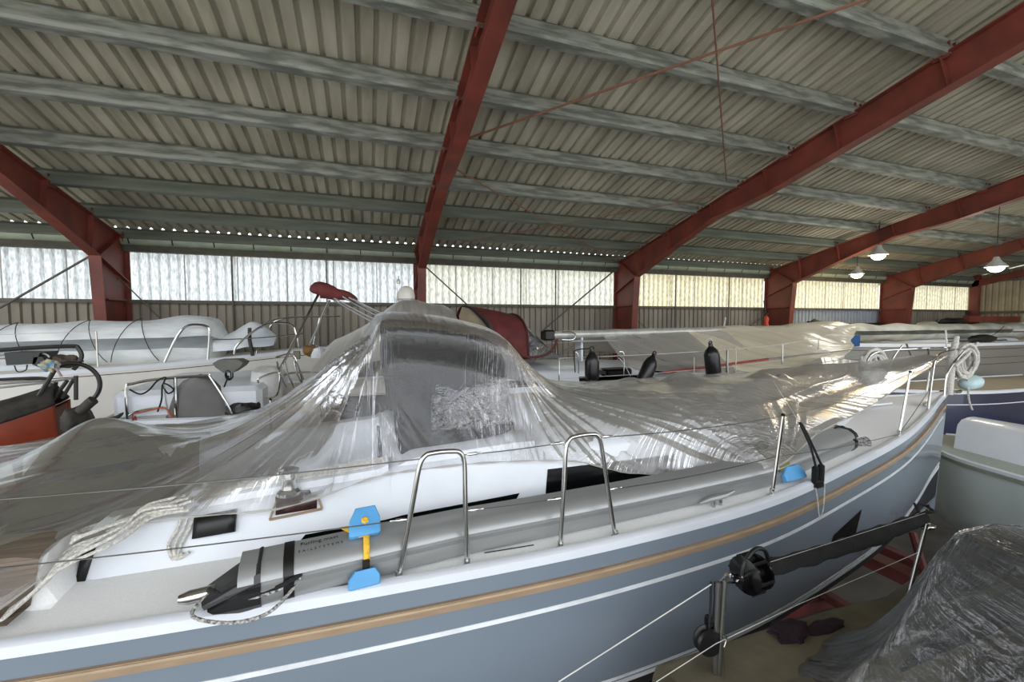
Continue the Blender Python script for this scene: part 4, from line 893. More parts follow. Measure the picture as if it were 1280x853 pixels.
MB().tube([P(398,368,7.0),P(350,462,6.4)],.018,8).build('support_pole',M['steel'],loc=tuple(P(350,462,6.4)),label='long slanting steel pole from the burgundy cover down to the stern ladder',cat='pole')
MB().tube([P(412,376,7.0),P(387,432,7.4)],.018,8).build('support_pole',M['steel'],loc=tuple(P(387,432,7.4)),label='shorter slanting steel pole right of the longer one, under the burgundy cover',cat='pole')
rope([P(410,300,10.9),P(410,366,7.0)],.004,M['wire'],'thin wire rising from the burgundy spar cover',name='wire',cat='wire')
# plastic tent aft on B
mpl2=plastic('milky_sheet',(214,212,206),.72,.35)
def lump_grid(rows,nu,nv,seed,amp,k=5,name='plastic_sheet',m=mpl2,label='',cat='plastic sheet',dirn=(1,0)):
    G=loftgrid(rows,nu,nv); N=normals(G)
    s=ridg(np.linspace(0,k,nu)[:,None]*dirn[0]+np.linspace(0,k,nv)[None,:]*dirn[1]+.4*np.sin(np.linspace(0,6,nv)[None,:]),seed,1.5)
    s2=ridg(np.linspace(0,k*2.3,nu)[:,None]*dirn[0]+np.linspace(0,k*2,nv)[None,:]*dirn[1]*.7,seed+4,1.5)
    G=G+N*((s+.4*s2-.5)*amp)[...,None]
    b=MB(); b.v=[tuple(p) for p in G.reshape(-1,3)]; b.f=[(i*nv+j,i*nv+j+1,(i+1)*nv+j+1,(i+1)*nv+j) for i in range(nu-1) for j in range(nv-1)]
    u,v=np.meshgrid(np.linspace(0,1,nu),np.linspace(0,1,nv),indexing='ij'); b.uv=np.stack([u*dirn[0]+v*dirn[1],v*dirn[0]+u*dirn[1]],2).reshape(-1,2)
    return b.build(name,m,loc=tuple(G[0,0]),autosm=False,label=label,cat=cat)
lump_grid([[(-.7,6.0,3.9),(-.6,6.4,4.1),(-.5,7.2,4.25),(-.6,8.2,4.0)],
 [(-.1,5.9,4.0),(0,6.4,4.35),(.05,7.2,4.55),(0,8.3,4.1)],
 [(.45,5.9,4.1),(.45,6.5,4.70),(.5,7.2,4.86),(.5,8.3,4.3)],
 [(.9,5.9,4.1),(.9,6.5,4.72),(.95,7.2,4.84),(.95,8.3,4.3)],
 [(1.35,5.9,4.0),(1.35,6.5,4.6),(1.35,7.2,4.75),(1.35,8.3,4.2)]],60,50,3,.05,5,label='milky plastic sheet tented over the cockpit of the yacht beyond, left of the burgundy hood')
# burgundy hood and olive panel
def shell(pts_rows,m,name,par=None,th=.012,nu=24,nv=20,**k):
    G=loftgrid(pts_rows,nu,nv); return MB().grid([[tuple(p) for p in r] for r in G]).build(name,m,par,thick=th,**k)
HB=empty('sprayhood',(2.3,6.8,3.9),'burgundy canvas hood with an olive side window flap on the yacht beyond','sprayhood')
pp=lambda px,py,Y: tuple(P(px,py,Y))
# cloth shell: arched bows across the boat
def bow_(x,zt,yw,zb): return [(x,7.25+yw*math.cos(a),zb+(zt-zb)*max(0,math.sin(a))**.6) for a in np.linspace(math.pi,0,9)]
shell([bow_(1.6,4.84,.8,3.95),bow_(1.9,4.80,.85,3.95),bow_(2.2,4.75,.87,3.95),bow_(2.5,4.68,.85,3.95)],M['redcloth'],'canopy',HB,nv=40)
shell([bow_(2.5,4.68,.85,3.95),bow_(2.7,4.45,.85,3.95),bow_(3.0,4.1,.83,3.95),bow_(3.2,3.97,.8,3.92)],mvin,'front_window',HB,nv=40)
MB().tube([Vector(p)+Vector((0,0,.005)) for p in smoothpts(bow_(2.5,4.69,.86,3.95),3)],.02,7).build('bow_piping',mat('maroon_piping',(70,24,24),.7),HB)
MB().tube(smoothpts([pp(*q,6.3) for q in((640,430),(655,445),(675,446),(690,438),(697,425))],4),.022,7).build('window_rim',mat('maroon_rim',(84,40,34),.7),HB)
mol=mat('olive_flap',(122,112,92),.85,var=.1)
q=[(575,411),(574,395),(578,383),(588,385),(600,395),(610,405),(613,413)]
G=[[Vector(pp(x,y,6.0+.0*i)),Vector(pp(594,420,6.05))] for i,(x,y) in enumerate(q)]
MB().grid(G).build('side_flap',mol,HB,thick=.015)
MB().tube(smoothpts([pp(x,y,5.98) for x,y in q[2:]]+[pp(614,411,5.98)],4),[.008+.028*min(1,i/14) for i in range(21)],8).build('flap_binding',M['black'],HB)
# mast lying fore and aft with black foot
m0=P(690,419,6.9); m1=Vector((11.2,7.25,4.42))
MS=MB().tube([m0.lerp(m1,k/12) for k in range(13)],.095,14,flat=.75).build('mast',mat('silver_mast',(196,196,190),.35,metal=.3),loc=tuple(m0),label='silver mast laid horizontally over the yacht beyond, its foot by the burgundy hood',cat='mast')
MB().box(m0+Vector((-.08,0,0)),(.22,.2,.19),bev=.03).build('mast_foot',M['black'],MS)
R_([m0+Vector((.15,-.1,.05)),m0+Vector((.3,-.14,.06)),m0+Vector((.4,-.14,0)),m0+Vector((.35,-.13,-.08)),m0+Vector((.15,-.1,-.08))],MS,.01,name='halyard_guard')
for k in range(3): MB().tube([m0+Vector((.3,-.1-.02*k,-.11)),m0+Vector((3.4,-.12-.02*k,-.12))],.012,6).build('halyard',M['alu'],MS)
MB().box((3.75,7.0,4.05),(.05,.24,.44),bev=.01).build('mast_crutch',M['gel'],loc=(3.75,7,3.8),label='white crutch carrying the mast near its foot',cat='support')
# pale sheet drooping from that mast to the rails
mglow=plastic('warm_glow_sheet',(255,246,222),.82,.2)  # warm light falling on this cover is put into its tint
mcool=plastic('cool_white_sheet',(220,218,210),.85,.3)
def z_m(x): return float(np.interp(x,[4,11.2],[4.28,4.42]))
rows=[]
for x,ye,ze in [(4.2,5.9,3.78),(5.2,5.75,3.74),(6.2,5.66,3.70),(7.2,5.62,3.68),(8.2,5.72,3.72),(9.2,5.95,3.85),(10.1,6.3,3.98),(10.8,6.7,4.1),(11.25,7.1,4.2)]:
    zz=z_m(x)+.09 if x<10.9 else 4.45
    rows.append([(x,ye,ze-.05),(x,ye*.72+6.9*.28,ze+(zz-ze)*.12),(x,ye*.4+6.9*.6,ze+(zz-ze)*.42),(x,6.85,ze+(zz-ze)*.8),(x,7.12,zz),(x,7.7,zz-.18),(x,8.6,ze+.1)])
lump_grid(rows[2:],130,60,8,.09,9,m=mglow,dirn=(.6,.5),label='sheet with a warm light glow tinted in, hung from the lying mast over the foredeck of the yacht beyond')
lump_grid(rows[:4],60,50,18,.04,5,m=plastic('thin_clear_sheet',(235,235,230),.35,.3),dirn=(.6,.5),label='thin clear sheet under the lying mast behind the black fenders')
# cool sheet strip nearer the bow, sagging
lump_grid([[pp(1000,470,5.1),pp(995,468,5.3),pp(990,462,5.6)],[pp(1040,474,5.0),pp(1035,462,5.3),pp(1030,448,5.7)],[pp(1078,474,5.0),pp(1078,462,5.3),pp(1076,452,5.7)],[pp(1082,470,5.2),pp(1082,460,5.4),pp(1080,452,5.7)]],40,20,5,.03,4,m=mcool,label='small pale sheet corner tied up just beyond the foredeck, left of the mooring line coil')
# fenders
def fender(px,top,bot,Y,r,lean,label):
    a=P(px+lean,top,Y); b_=P(px,bot,Y); d=(b_-a); L=d.length; d.normalize()
    o=MB().lathe(a,d,[(.012,0),(.03,.005),(.035,.05),(.05,.07),(r*.8,.12),(r,.19),(r,L-.08),(r*.85,L-.02),(r*.4,L),(.01,L+.005)],20).build('fender',mat('black_fender',(18,18,19),.3,var=.1),loc=tuple(a),label=label,cat='fender')
    MB().tube([a+Vector((.03*math.cos(t),0,.03*math.sin(t)+.0)) for t in np.linspace(0,2*math.pi,12,endpoint=False)],.01,6,closed=True).build('eyelet',M['black'],o); return a
fa=fender(740,436,476,5.35,.105,0,'upright black fender hanging left of the two others on the rail beyond')
fb=fender(802,442,482,5.3,.105,16,'leaning black fender, the middle of three on the rail beyond')
fc=fender(893,429,476,5.35,.12,-5,'tall glossy black fender, rightmost of three on the rail beyond')
rope(smoothpts([P(719,466,5.4),P(718,442,5.4),P(724,437,5.4),P(738,436,5.4)],4),.008,M['black'],'black line and post by the upright black fender')
rope(smoothpts([P(723,467,5.4),P(723,445,5.4),P(719,440,5.4)],3),.007,M['steel'],'thin post standing beside the upright black fender',name='post',cat='post')
rope(smoothpts([P(780,470,5.5),P(780,443,5.5),P(774,440,5.5)],3),.009,M['steel'],'thin grey post between the upright and leaning fenders',name='post',cat='post')
rope(smoothpts([P(788,470,5.5),P(780,455,5.5),P(773,447,5.5)],3),.006,M['whitewire'],'white lines beside the thin grey post')
rope(smoothpts([P(884,432,5.4),P(882,426,5.4),P(889,423,5.4),P(890,432,5.4)],3),.006,M['whitewire'],'short white lanyard over the rightmost black fender')
for x,lab in ((868,'left'),(910,'middle'),(920,'right')):
    MB().tube([P(x,470,5.6),P(x-.3,435 if x>900 else 447,5.6)],.009,6).build('stanchion',M['whitewire'],B.root)
MB().box((5.2,6.15,3.72),(.9,.3,.12),bev=.03).build('hatch_cover',M['blackgloss'],B.root)
MB().box((3.95,6.1,3.72),(.5,.3,.12),bev=.03).build('hatch_cover',M['blackgloss'],B.root)
MB().tube([P(830,466,5.7),P(960,449,5.9)],.022,8).build('boat_hook',mat('red_pole',(150,60,52),.5),loc=tuple(P(830,466,5.7)),label='thin red pole lying along the near rail of the yacht beyond, behind the right fender',cat='pole')
MB().tube([P(960,449,5.95),P(1065,437,6.2)],.016,8).build('grey_pole',M['alu'],loc=tuple(P(960,449,5.95)),label='thin grey pole continuing the red one towards the far bow',cat='pole')
# items on the yacht beyond: satellite dome, antenna post, lifebuoy light
rt_=P(508,378,7.6); DO=MB().lathe(rt_,(0,0,1),[(.10,-.04),(.13,-.02),(.14,.0),(.145,.12),(.13,.2),(.09,.26),(.03,.28),(.005,.285)],24).build('satellite_dome',mat('off_white_dome',(222,220,210),.35),loc=tuple(rt_),label='small off-white satellite dome in front of the bright wall strip',cat='antenna')
MB().tube([rt_+Vector((0,0,-.04)),rt_+Vector((0,0,-.55))],.025,8).build('dome_post',M['steel'],DO)
MB().lathe(rt_+Vector((0,0,.03)),(0,0,1),[(.147,0),(.148,.015),(.147,.03)],24).build('dome_band',M['alu'],DO)
a_=P(496,384,7.7); b_=P(498,352,7.7); AN=MB().tube([a_,b_],.012,6).build('masthead_light',M['steel'],loc=tuple(a_),label='thin post with a small tricolour lamp left of the satellite dome',cat='lamp')
MB().lathe(b_,(0,0,1),[(.03,-.04),(.035,0),(.03,.02),(.01,.05),(.012,.09),(.003,.1)],10).build('lamp_head',mh,AN)
MB().tube([P(470,440,7.2),P(496,390,7.7)],.01,6).build('antenna_stay',M['steel'],AN)
c=P(958,400,9.6); c.z-=.18; DB=MB().lathe((c.x,c.y,c.z-.1),(0,0,1),[(.02,0),(.06,.02),(.075,.1),(.05,.2),(.075,.28),(.05,.36),(.01,.4)],12).build('rescue_light',mat('orange_red_plastic',(220,70,40),.4),loc=tuple(c),label='small orange rescue light before the fourth red column',cat='light')
blob(P(958,413,9.6),(.14,.1,.12),'bracket',M['black'],DB,seed=3); MB().tube([P(955,376,9.6),P(957,395,9.6)],.02,6).build('antenna',M['black'],DB)
MB().tube([P(640+262,424,9.0),P(907,397,9.0)],.02,6).build('short_pole',M['gel'],loc=tuple(P(902,424,9.0)),label='short white leaning pole right of the third red column',cat='pole')
# ---- C: long white yacht at the back left with tarpaulined mast
C_=yacht((-6,9.4,.4),'long white yacht at the far left under a pale tarpaulin roll',-13,-.45,9.1,.97,3.72,4.05,1.9,mwh,mdk2,trunkh=.18,stripe=[(.09,.012)],plumb=.25)
R_([C_.edge(-1.9,.05,0),C_.edge(-1.7,.04,.6),Vector((-.7,8.97,4.66)),Vector((-.5,9.1,4.66)),Vector((-.7,9.23,4.66)),C_.edge(-1.7,.04,.6,-1),C_.edge(-1.9,.05,0,-1)],C_.root,name='pulpit_rail')
for x in(-1.0,): R_([C_.edge(x,0.02,0),Vector((-.85,8.97,4.64))],C_.root,name='pulpit_rail',n=2)
rails(C_,[-8,-6.5,-5.2,-4.0],.6)
mtp=mat('white_tarp',(236,240,240),.6,rgb2=(214,222,226),scale=2.5,stretch=(1,3,3),bump=.5,bscale=7)
# boarding hoop rails on C
R_([P(206,453,8.4),P(222,420,8.4),P(236,407,8.4),P(258,408,8.4),P(262,418,8.4),P(260,450,8.4)],C_.root,.02,n=4,name='boarding_hoop')
rows=[]
rng=np.random.RandomState(5)
for x in np.linspace(-7.5,-2.6,12):
    k=(x+7.5)/4.9; r0=.30+.12*k; zc=4.12+.10*k
    rows.append([(x,8.95+r0*1.1*math.cos(a)*(1+.06*rng.randn()),zc+r0*math.sin(a)*(1+.05*rng.randn())) for a in np.linspace(-2.9,2.9,14)])
rows.append([(-2.45,8.95+.25*math.cos(a),4.2+.25*math.sin(a)) for a in np.linspace(-2.9,2.9,14)]); rows.append([(-2.35,8.95+.03*math.cos(a),4.2+.03*math.sin(a)) for a in np.linspace(-2.9,2.9,14)])
G=loftgrid(rows,90,40); TC=MB().grid([[tuple(p) for p in r] for r in G]).build('mast_tarpaulin',mtp,loc=(-5,8.95,4.2),label='long pale tarpaulin roll tied over a mast on the white yacht at far left',cat='tarpaulin')
for k,x in enumerate([-5.9,-5.2,-4.3,-3.6]):
    for dx in(-.35,.3):
        L=[]
        for t_ in np.linspace(0,1,12):
            xx=x+dx*t_; kk=(xx+7.5)/4.9; r0=(.30+.12*kk)*1.06+.015; a=1.35-2.1*t_; L.append(Vector((xx,8.95-r0*1.08*math.cos(a),4.12+.10*kk+r0*math.sin(a))))
        MB().tube(L,.006,5).build('lashing',M['black'],TC)
shell([[pp(266,440,8.6),pp(266,430,8.6),pp(270,425,8.9),pp(275,430,9.4)],[pp(290,438,8.5),pp(290,425,8.6),pp(292,415,8.9),pp(296,425,9.4)],[pp(308,434,8.5),pp(310,412,8.7),pp(314,403,8.9),pp(318,415,9.4)],[pp(325,434,8.5),pp(328,415,8.7),pp(330,408,8.9),pp(330,420,9.4)],[pp(342,432,8.6),pp(345,424,8.7),pp(346,420,8.9),pp(345,430,9.3)]],mat('blue_white_tarp',(206,218,230),.5,rgb2=(234,238,240),scale=3,bump=.5,bscale=8),'bow_tarpaulin',None,.01,40,30,loc=(-2,8.8,4.1),label='pale blue crumpled tarpaulin peaked over the bow of the white yacht at far left',cat='tarpaulin')
rope([P(312,410,8.4),P(312,425,8.4),P(316,445,8.4)],.03,M['black'],'black strap hanging before the blue tarpaulin peak',name='strap',cat='strap')
R_([P(293,443,8.2),P(298,430,8.2),P(330,407,8.2),P(362,405,8.2),P(370,418,8.2),P(374,436,8.2)],C_.root,.018,n=4,name='pulpit_rail')
R_([P(266,425,8.3),P(300,424,8.3),P(345,421,8.3),P(380,417,8.3)],C_.root,.01,n=3,name='pulpit_rail')
# folding bicycle / tender at the left edge
TE=empty('tender',(-4,6.1,3.2),'orange and black tender with a dark rig frame at the left edge','boat')
orange=mat('orange_hull',(128,50,24),.5,var=.1); tdk=mat('weathered_dark_rubber',(58,54,46),.7,rgb2=(34,32,28),scale=8,bump=.5,bscale=18)
rows=[]
for x,w,zt in [(-5.2,.5,3.38),(-4.6,.52,3.40),(-4.0,.48,3.46),(-3.55,.34,3.56),(-3.25,.12,3.68)]:
    rows.append([(x,6.1-w,zt),(x,6.1-w*.95,zt-.22),(x,6.1-w*.55,zt-.46),(x,6.1,zt-.48),(x,6.1+w*.55,zt-.46),(x,6.1+w*.95,zt-.22),(x,6.1+w,zt)])
shell(rows,orange,'hull',TE,.02,30,24)
shell([[ (r[0][0],6.1-(6.1-r[0][1])*1.08,r[0][2]-.02),(r[0][0],6.1-(6.1-r[0][1])*1.1,r[0][2]+.12),(r[0][0],6.1-(6.1-r[0][1])*.7,r[0][2]+.2),(r[0][0],6.1,r[0][2]+.12),(r[0][0],6.1+(6.1-r[0][1]),r[0][2]+.02)] for r in rows],tdk,'deck_pad',TE,.03,30,16)
c=P(104,528,5.7); blob(c+Vector((-.05,0,.02)),(.12,.16,.15),'motor_pod',tdk,TE,seed=4)
MB().tube(smoothpts([P(100,515,5.6),P(112,504,5.6),P(117,500,5.6)],3),.05,10).build('pod_neck',tdk,TE)
MB().tube(smoothpts([P(112,530,5.6),P(130,527,5.6),P(146,522,5.6),P(154,516,5.6)],4),[.05,.055,.06,.062,.062,.058,.055,.05,.045,.04,.035,.022,.01],8,flat=.5).build('tiller_blade',tdk,TE)
FRm=mat('dark_tube',(52,52,50),.35,metal=.5)
RK=empty('gantry_rack',tuple(P(60,500,5.9)),'dark tubular rack above the orange tender at the left edge','rack')
def tb_(pts,r=.016,m=FRm,par=RK,name='rack_tube',n=4): return MB().tube(smoothpts([P(*q) for q in pts],n),r,8).build(name,m,par)
tb_([(0,438,5.9),(40,435,5.9),(90,433,5.9),(98,436,5.9),(102,445,5.9),(98,455,5.9),(92,462,5.9)],.022)
tb_([(70,460,5.9),(55,485,5.9),(38,512,5.9),(38,525,5.9)],.022); tb_([(95,470,6.0),(95,500,6.0)],.02,n=2)
tb_([(-20,476,6.0),(40,473,6.0),(60,474,6.0)],.018); tb_([(-20,487,6.1),(60,478,6.1),(95,472,6.1)],.012,M['alu']); tb_([(-20,482,6.1),(60,476,6.1)],.010,M['alu'])
tb_([(66,480,6.0),(58,500,6.0)],.03,n=2); tb_([(70,478,6.1),(66,500,6.1)],.02,n=2); tb_([(84,476,6.0),(66,500,6.0)],.02,n=2); tb_([(92,474,6.0),(78,498,6.0)],.018,n=2)
tb_([(-10,445,5.95),(50,442,5.95),(62,447,5.95)],.012,M['alu']); tb_([(-10,449,5.95),(50,446,5.95)],.010,M['alu'])
cc=P(90,482,5.85); WH=MB().tube([cc+Vector((.24*math.cos(a)*.9,.05*math.cos(a),.24*math.sin(a))) for a in np.linspace(-1.1,2.3,26)],.022,8).build('corrugated_hose',M['black'],loc=tuple(cc),label='black corrugated hose loop curving behind the dark rack',cat='hose')
MB().prism([P(5,441,5.9),P(50,441,5.9),P(44,455,5.9),P(8,457,5.9)],(0,.3,0)).build('rack_panel',mat('dark_panel',(34,34,36),.5),RK,smooth=False)
MB().prism([P(42,447,5.9),P(52,446,5.9),P(66,462,5.9),P(60,464,5.9),P(40,456,5.9)],(0,.1,0)).build('dark_flap',mat('dark_panel2',(30,30,32),.5),RK,smooth=False)
blob(P(78,452,6.05),(.16,.1,.07),'folded_cloth',mat('brown_cloth',(86,74,64),.9),seed=2,amp=.2,label='brown folded cloth on the dark rack',cat='cloth')
blob(P(62,457,5.8),(.07,.05,.06),'ribbon_knot',mat('blue_purple_ribbon',(70,130,170),.8,rgb2=(200,180,110),scale=14),seed=7,amp=.3,label='blue and yellow ribbon knot on the dark rack post',cat='ribbon')
rope(smoothpts([P(66,452,5.8),P(70,460,5.8),P(77,471,5.8)],3),.012,mat('pink_ribbon',(168,140,150),.8),'pale pink ribbon tail under the knot',name='ribbon',cat='ribbon')
rope(smoothpts([P(18,457,5.9),P(22,465,5.9),P(32,463,5.9),P(34,456,5.9)],4),.006,M['black'],'thin black cable loop under the dark rack panel',name='cable',cat='cable')
# ---- F: small white cabin boat lying across beyond the bow (built along X, then turned)
mw2_=mat('aqua_white_gelcoat',(196,208,206),.3,var=.04,scale=2,coat=.2)
mgd=mat('grey_green_deck',(168,176,166),.6,var=.08,scale=30)
F=yacht((0,0,0),'small white cabin boat lying crosswise beyond the stem at the right edge',-3.4,2.6,0,1.25,2.48,2.62,.9,mw2_,mgd,n=2.6,trunkh=.55,hend=.42,wend=.42,tr=(.1,.93),bprof=(.8,.92,1,1,1,.94,.78,.4))
fr=F.root
F.strip(-3.4,2.55,lambda x: F.zd(x)-.05,.05,.03,50).build('rubbing_strake',mat('grey_strake',(140,142,130),.6),fr)
F.strip(-3.4,2.55,lambda x: F.zd(x)-.05,.05,.03,50,sg=-1).build('rubbing_strake',mat('grey_strake2',(140,142,130),.6),fr)
for x in(-.4,.4,1.1): cc=F.edge(x,.08,.03,-1); MB().box(cc,(.06,.03,.03),bev=.008).build('deck_fitting',M['alu'],fr)
MB().box((.3,0,3.13),(.9,.8,.05),bev=.02).build('sliding_hatch',mgd,fr)
fr.rotation_euler=(0,0,math.radians(98)); fr.location=(9.95,2.0,-.15)
# ---- G navy boat further right
mnav=M['navy']
Gb=yacht((14,6.3,.4),'dark navy hulled boat beyond the stem, below the big grey hull',10.4,18.5,6.25,.85,2.92,3.05,1.0,mnav,mat('tan_grey_deck',(148,140,120),.7,var=.1),trunkh=0,bow=-1,plumb=.1)
MB().tube([P(1198,490,6.6),P(1199,462,6.6)],.03,8).build('post',M['gel'],Gb.root)
Gb.strip(10.5,18.4,lambda x: Gb.zd(x)-.28,.02,.005,50).build('hull_stripe',M['gel'],Gb.root)
shell([[pp(1058,495,7.0),pp(1058,480,7.2),pp(1060,476,7.6)],[pp(1100,490,6.6),pp(1100,478,7.0),pp(1100,474,7.6)],[pp(1150,492,6.2),pp(1150,482,6.6),pp(1150,476,7.2)],[pp(1200,494,5.9),pp(1200,486,6.3),pp(1200,480,7.0)]],mat('dusty_tarp',(132,128,108),.8,rgb2=(90,88,74),scale=2),'deck_tarpaulin',None,.01,30,14,loc=tuple(P(1100,490,6.6)),label='dusty olive tarpaulin over the low boat beyond the pulpit',cat='tarpaulin')
# ---- H big grey hull
mgh=mat('pale_grey_hull',(128,126,120),.3,var=.05,scale=.8,coat=.15)
Hb=yacht((16,8.6,.4),'large pale grey hulled yacht stretching behind the stem to the right picture edge',10.6,24.0,8.4,1.1,3.86,3.95,1.5,mgh,mdk2,trunkh=.1,bow=-1,stripe=[(.16,.015),(.42,.012),(.62,.012)],n=3.4)
Hb.strip(10.7,24,lambda x: Hb.zd(x)-.03,.06,.01,50).build('gunwale_strip',M['gel'],Hb.root)
rows=[]
for x in np.linspace(11.8,22,14):
    r0=.24+.02*math.sin(x*3); zc=4.22; rows.append([(x,8.1+r0*1.3*math.cos(a)*(1+.08*math.sin(x*5+a*3)),zc+r0*math.sin(a)*(1+.08*math.cos(x*4+a*2))) for a in np.linspace(-2.9,2.9,14)])
G=loftgrid(rows,90,36); mgt=mat('pale_grey_tarp',(184,186,178),.6,rgb2=(150,150,140),scale=2,bump=.5,bscale=7)
MB().grid([[tuple(p) for p in r] for r in G]).build('mast_tarpaulin',mgt,loc=(14,8.2,4.2),label='pale grey tarpaulin roll along the deck of the large grey yacht',cat='tarpaulin')
MB().box((12.0,7.7,4.02),(1.3,.05,.3),bev=.01).build('blue_dodger',M['bluetarp'],loc=(12.3,7.75,4.0),label='blue lifeline dodger panel at the near end of the large grey yacht',cat='cover')
blob(P(1228,424,7.4),(.7,.12,.14),'sail_bag',M['black'],seed=6,label='black sail bag lying on the rail of the large grey yacht',cat='bag')
blob(P(1190,402,9.3),(.9,.2,.14),'black_bundle',M['black'],seed=9,label='black bundle on top of the tarpaulin left of the dark red beam',cat='bundle')
blob(P(1160,406,9.2),(.5,.2,.12),'cover_heap',mgt,seed=3,label='grey cover heap left of the black bundle',cat='cover')
shell([[pp(1250,414,8.6),pp(1250,410,8.8),pp(1250,409,9.2)],[pp(1275,414,8.6),pp(1275,404,8.8),pp(1278,403,9.2)],[pp(1300,414,8.6),pp(1300,402,8.8),pp(1300,402,9.2)]],mtp,'white_tarpaulin',None,.01,20,14,loc=tuple(P(1270,410,8.7)),label='white tarpaulin rising at the right picture edge above the grey yacht',cat='tarpaulin')
rope(smoothpts([P(1232,422,7.6),P(1243,418,7.6),P(1255,408,7.6)],3),.01,M['black'],'dark line rising right of the black sail bag')
MB().tube([P(1184,440,7.0),P(1182,413,7.0)],.02,8).build('thin_post',M['gel'],loc=tuple(P(1184,440,7.0)),label='thin white post rising behind the stem coil',cat='post')
# far clutter between the fourth and fifth frames
for k,(px,py,rx,rz,m,lab) in enumerate([(1003,412,.35,.16,M['bluetarp'],'dark blue bundle on the far boat'),(1018,408,.3,.2,tdk,'brown bundle on the far boat right of the blue one'),(1032,410,.2,.16,M['black'],'black bundle on the far boat'),(1045,416,.5,.12,mgt,'pale grey bundle on the far boat'),(1068,418,.5,.1,mgt,'low grey bundle near the blue dodger')]):
    blob(P(px,py,9.8),(rx,.2,rz),'bundled_cover',m,seed=k+3,amp=.2,label=lab,cat='bundle')
MB().lathe(P(1039,412,9.4)-Vector((0,0,.22)),(0,0,1),[(.12,0),(.12,.1),(.05,.22),(.02,.42)],10).build('red_cone',mat('dull_red',(120,50,50),.6),loc=tuple(P(1039,412,9.4)),label='small dark red pointed marker on the far boat',cat='marker')
MB().tube([P(1030,407,9.6),P(1105,405,9.8)],.05,8).build('black_boom',M['black'],loc=tuple(P(1030,407,9.6)),label='thin black boom before the pale blue wall panel',cat='boom')
I=yacht((14,10,.4),'small pale boat close to the back wall between the fourth and fifth red columns',13.5,19.0,10.25,.6,3.82,3.95,1.8,mwh,mdk2,trunkh=.2,bow=-1)
# A-frame rails by the coil
R_([P(1108,490,6.9),P(1112,460,6.9),P(1118,445,6.9),P(1128,432,6.9)],Gb.root,.02,n=3,name='rail'); R_([P(1145,462,6.9),P(1133,430,6.9)],Gb.root,.02,n=2,name='rail'); R_([P(1075,447,6.5),P(1085,475,6.5)],Gb.root,.02,n=2,name='rail')
# ---- cradle under the main yacht, stands under others
CR=empty('boat_cradle',(2.5,3.7,0),'red steel cradle under the grey-blue yacht','cradle')
mcr=mat('red_cradle_paint',(110,48,42),.6,rgb2=(76,34,30),scale=3)
for y in(2.9,4.5): MB().box((3.2,y,.12),(7.6,.14,.16)).build('runner',mcr,CR,smooth=False)
for x in(-.2,3.0,6.8): MB().box((x,3.7,.24),(.14,2.2,.12)).build('cross_beam',mcr,CR,smooth=False)
for x in(-.2,3.2): 
    for sg in(-1,1):
        MB().tube([(x,3.7+sg*1.05,.2),(x,3.7+sg*1.0,1.75)],.045,8).build('cradle_post',mcr,CR)
        MB().box((x,3.7+sg*.98,1.8),(.3,.2,.06),bev=.02).build('support_pad',M['black'],CR)
MB().box((2.05,3.7,.32),(2.2,.5,.06)).build('keel_plate',mcr,CR,smooth=False)
MB().box((6.55,3.7,1.28),(.24,1.9,.16)).build('bow_beam',mcr,CR,smooth=False)
MB().box((7.4,3.5,1.1),(.14,1.7,.12)).build('bow_beam',mcr,CR,smooth=False)
for sg in(-1,1): MB().tube([(6.8,3.7+sg*.8,.25),(6.5,3.7+sg*.75,1.25)],.05,8).build('cradle_post',mcr,CR); MB().tube([(6.55,3.7+sg*.6,1.3),(6.9,3.7+sg*.25,1.72)],.045,8).build('cradle_arm',mcr,CR)
for (x,y,zt,lab) in [(1,7.25,1.85,'under the yacht beyond, aft'),(7,7.25,1.85,'under the yacht beyond, forward'),(-7,9.1,1.95,'under the far left yacht, aft'),(-3,9.1,1.95,'under the far left yacht, forward'),(13,6.25,1.1,'under the navy boat, near end'),(17,6.25,1.1,'under the navy boat, far end'),(13,8.4,1.6,'under the large grey yacht, near end'),(20,8.4,1.6,'under the large grey yacht, far end'),(14.6,10.25,1.85,'under the small wall-side boat, near end'),(18,10.3,1.85,'under the small wall-side boat, far end'),(10.3,.6,1.0,'under the small white cabin boat'),(10.1,3.2,1.05,'under the cabin boat, outer end'),(3,.35,1.5,'under the near covered boat, aft'),(6,.35,1.5,'under the near covered boat, forward')]:
    s=empty('boat_stand',(x,y,0),'red steel boat stand '+lab,'stand')
    MB().box((x,y,zt-.05),(.3,.9,.12),bev=.02).build('pad_beam',mcr,s)
    for sg in(-1,1): MB().tube([(x,y+sg*.7,0),(x,y+sg*.35,zt-.08)],.045,8).build('leg',mcr,s)
    MB().box((x,y,.05),(.12,1.6,.08)).build('foot_beam',mcr,s,smooth=False)
ts=empty('boat_stand',(-4.2,6.1,0),'red steel boat stand under the orange tender','stand')
MB().box((-4.2,6.1,3.06),(.8,.8,.1),bev=.02).build('pad_beam',mcr,ts)
for a,b_ in((-1,-1),(1,-1),(1,1),(-1,1)): MB().tube([(-4.2+.5*a,6.1+.5*b_,0),(-4.2+.35*a,6.1+.3*b_,3.02)],.04,8).build('leg',mcr,ts)
# ================= NEAR BOAT, lower right =================
J=yacht((4,.35,.4),'near boat at lower right under a beige tarpaulin and a clear plastic sheet',1.3,8.0,.40,1.32,2.74,2.85,1.4,mat('dark_grey_hull',(60,62,64),.4),M['gel'],trunkh=0,bow=1)
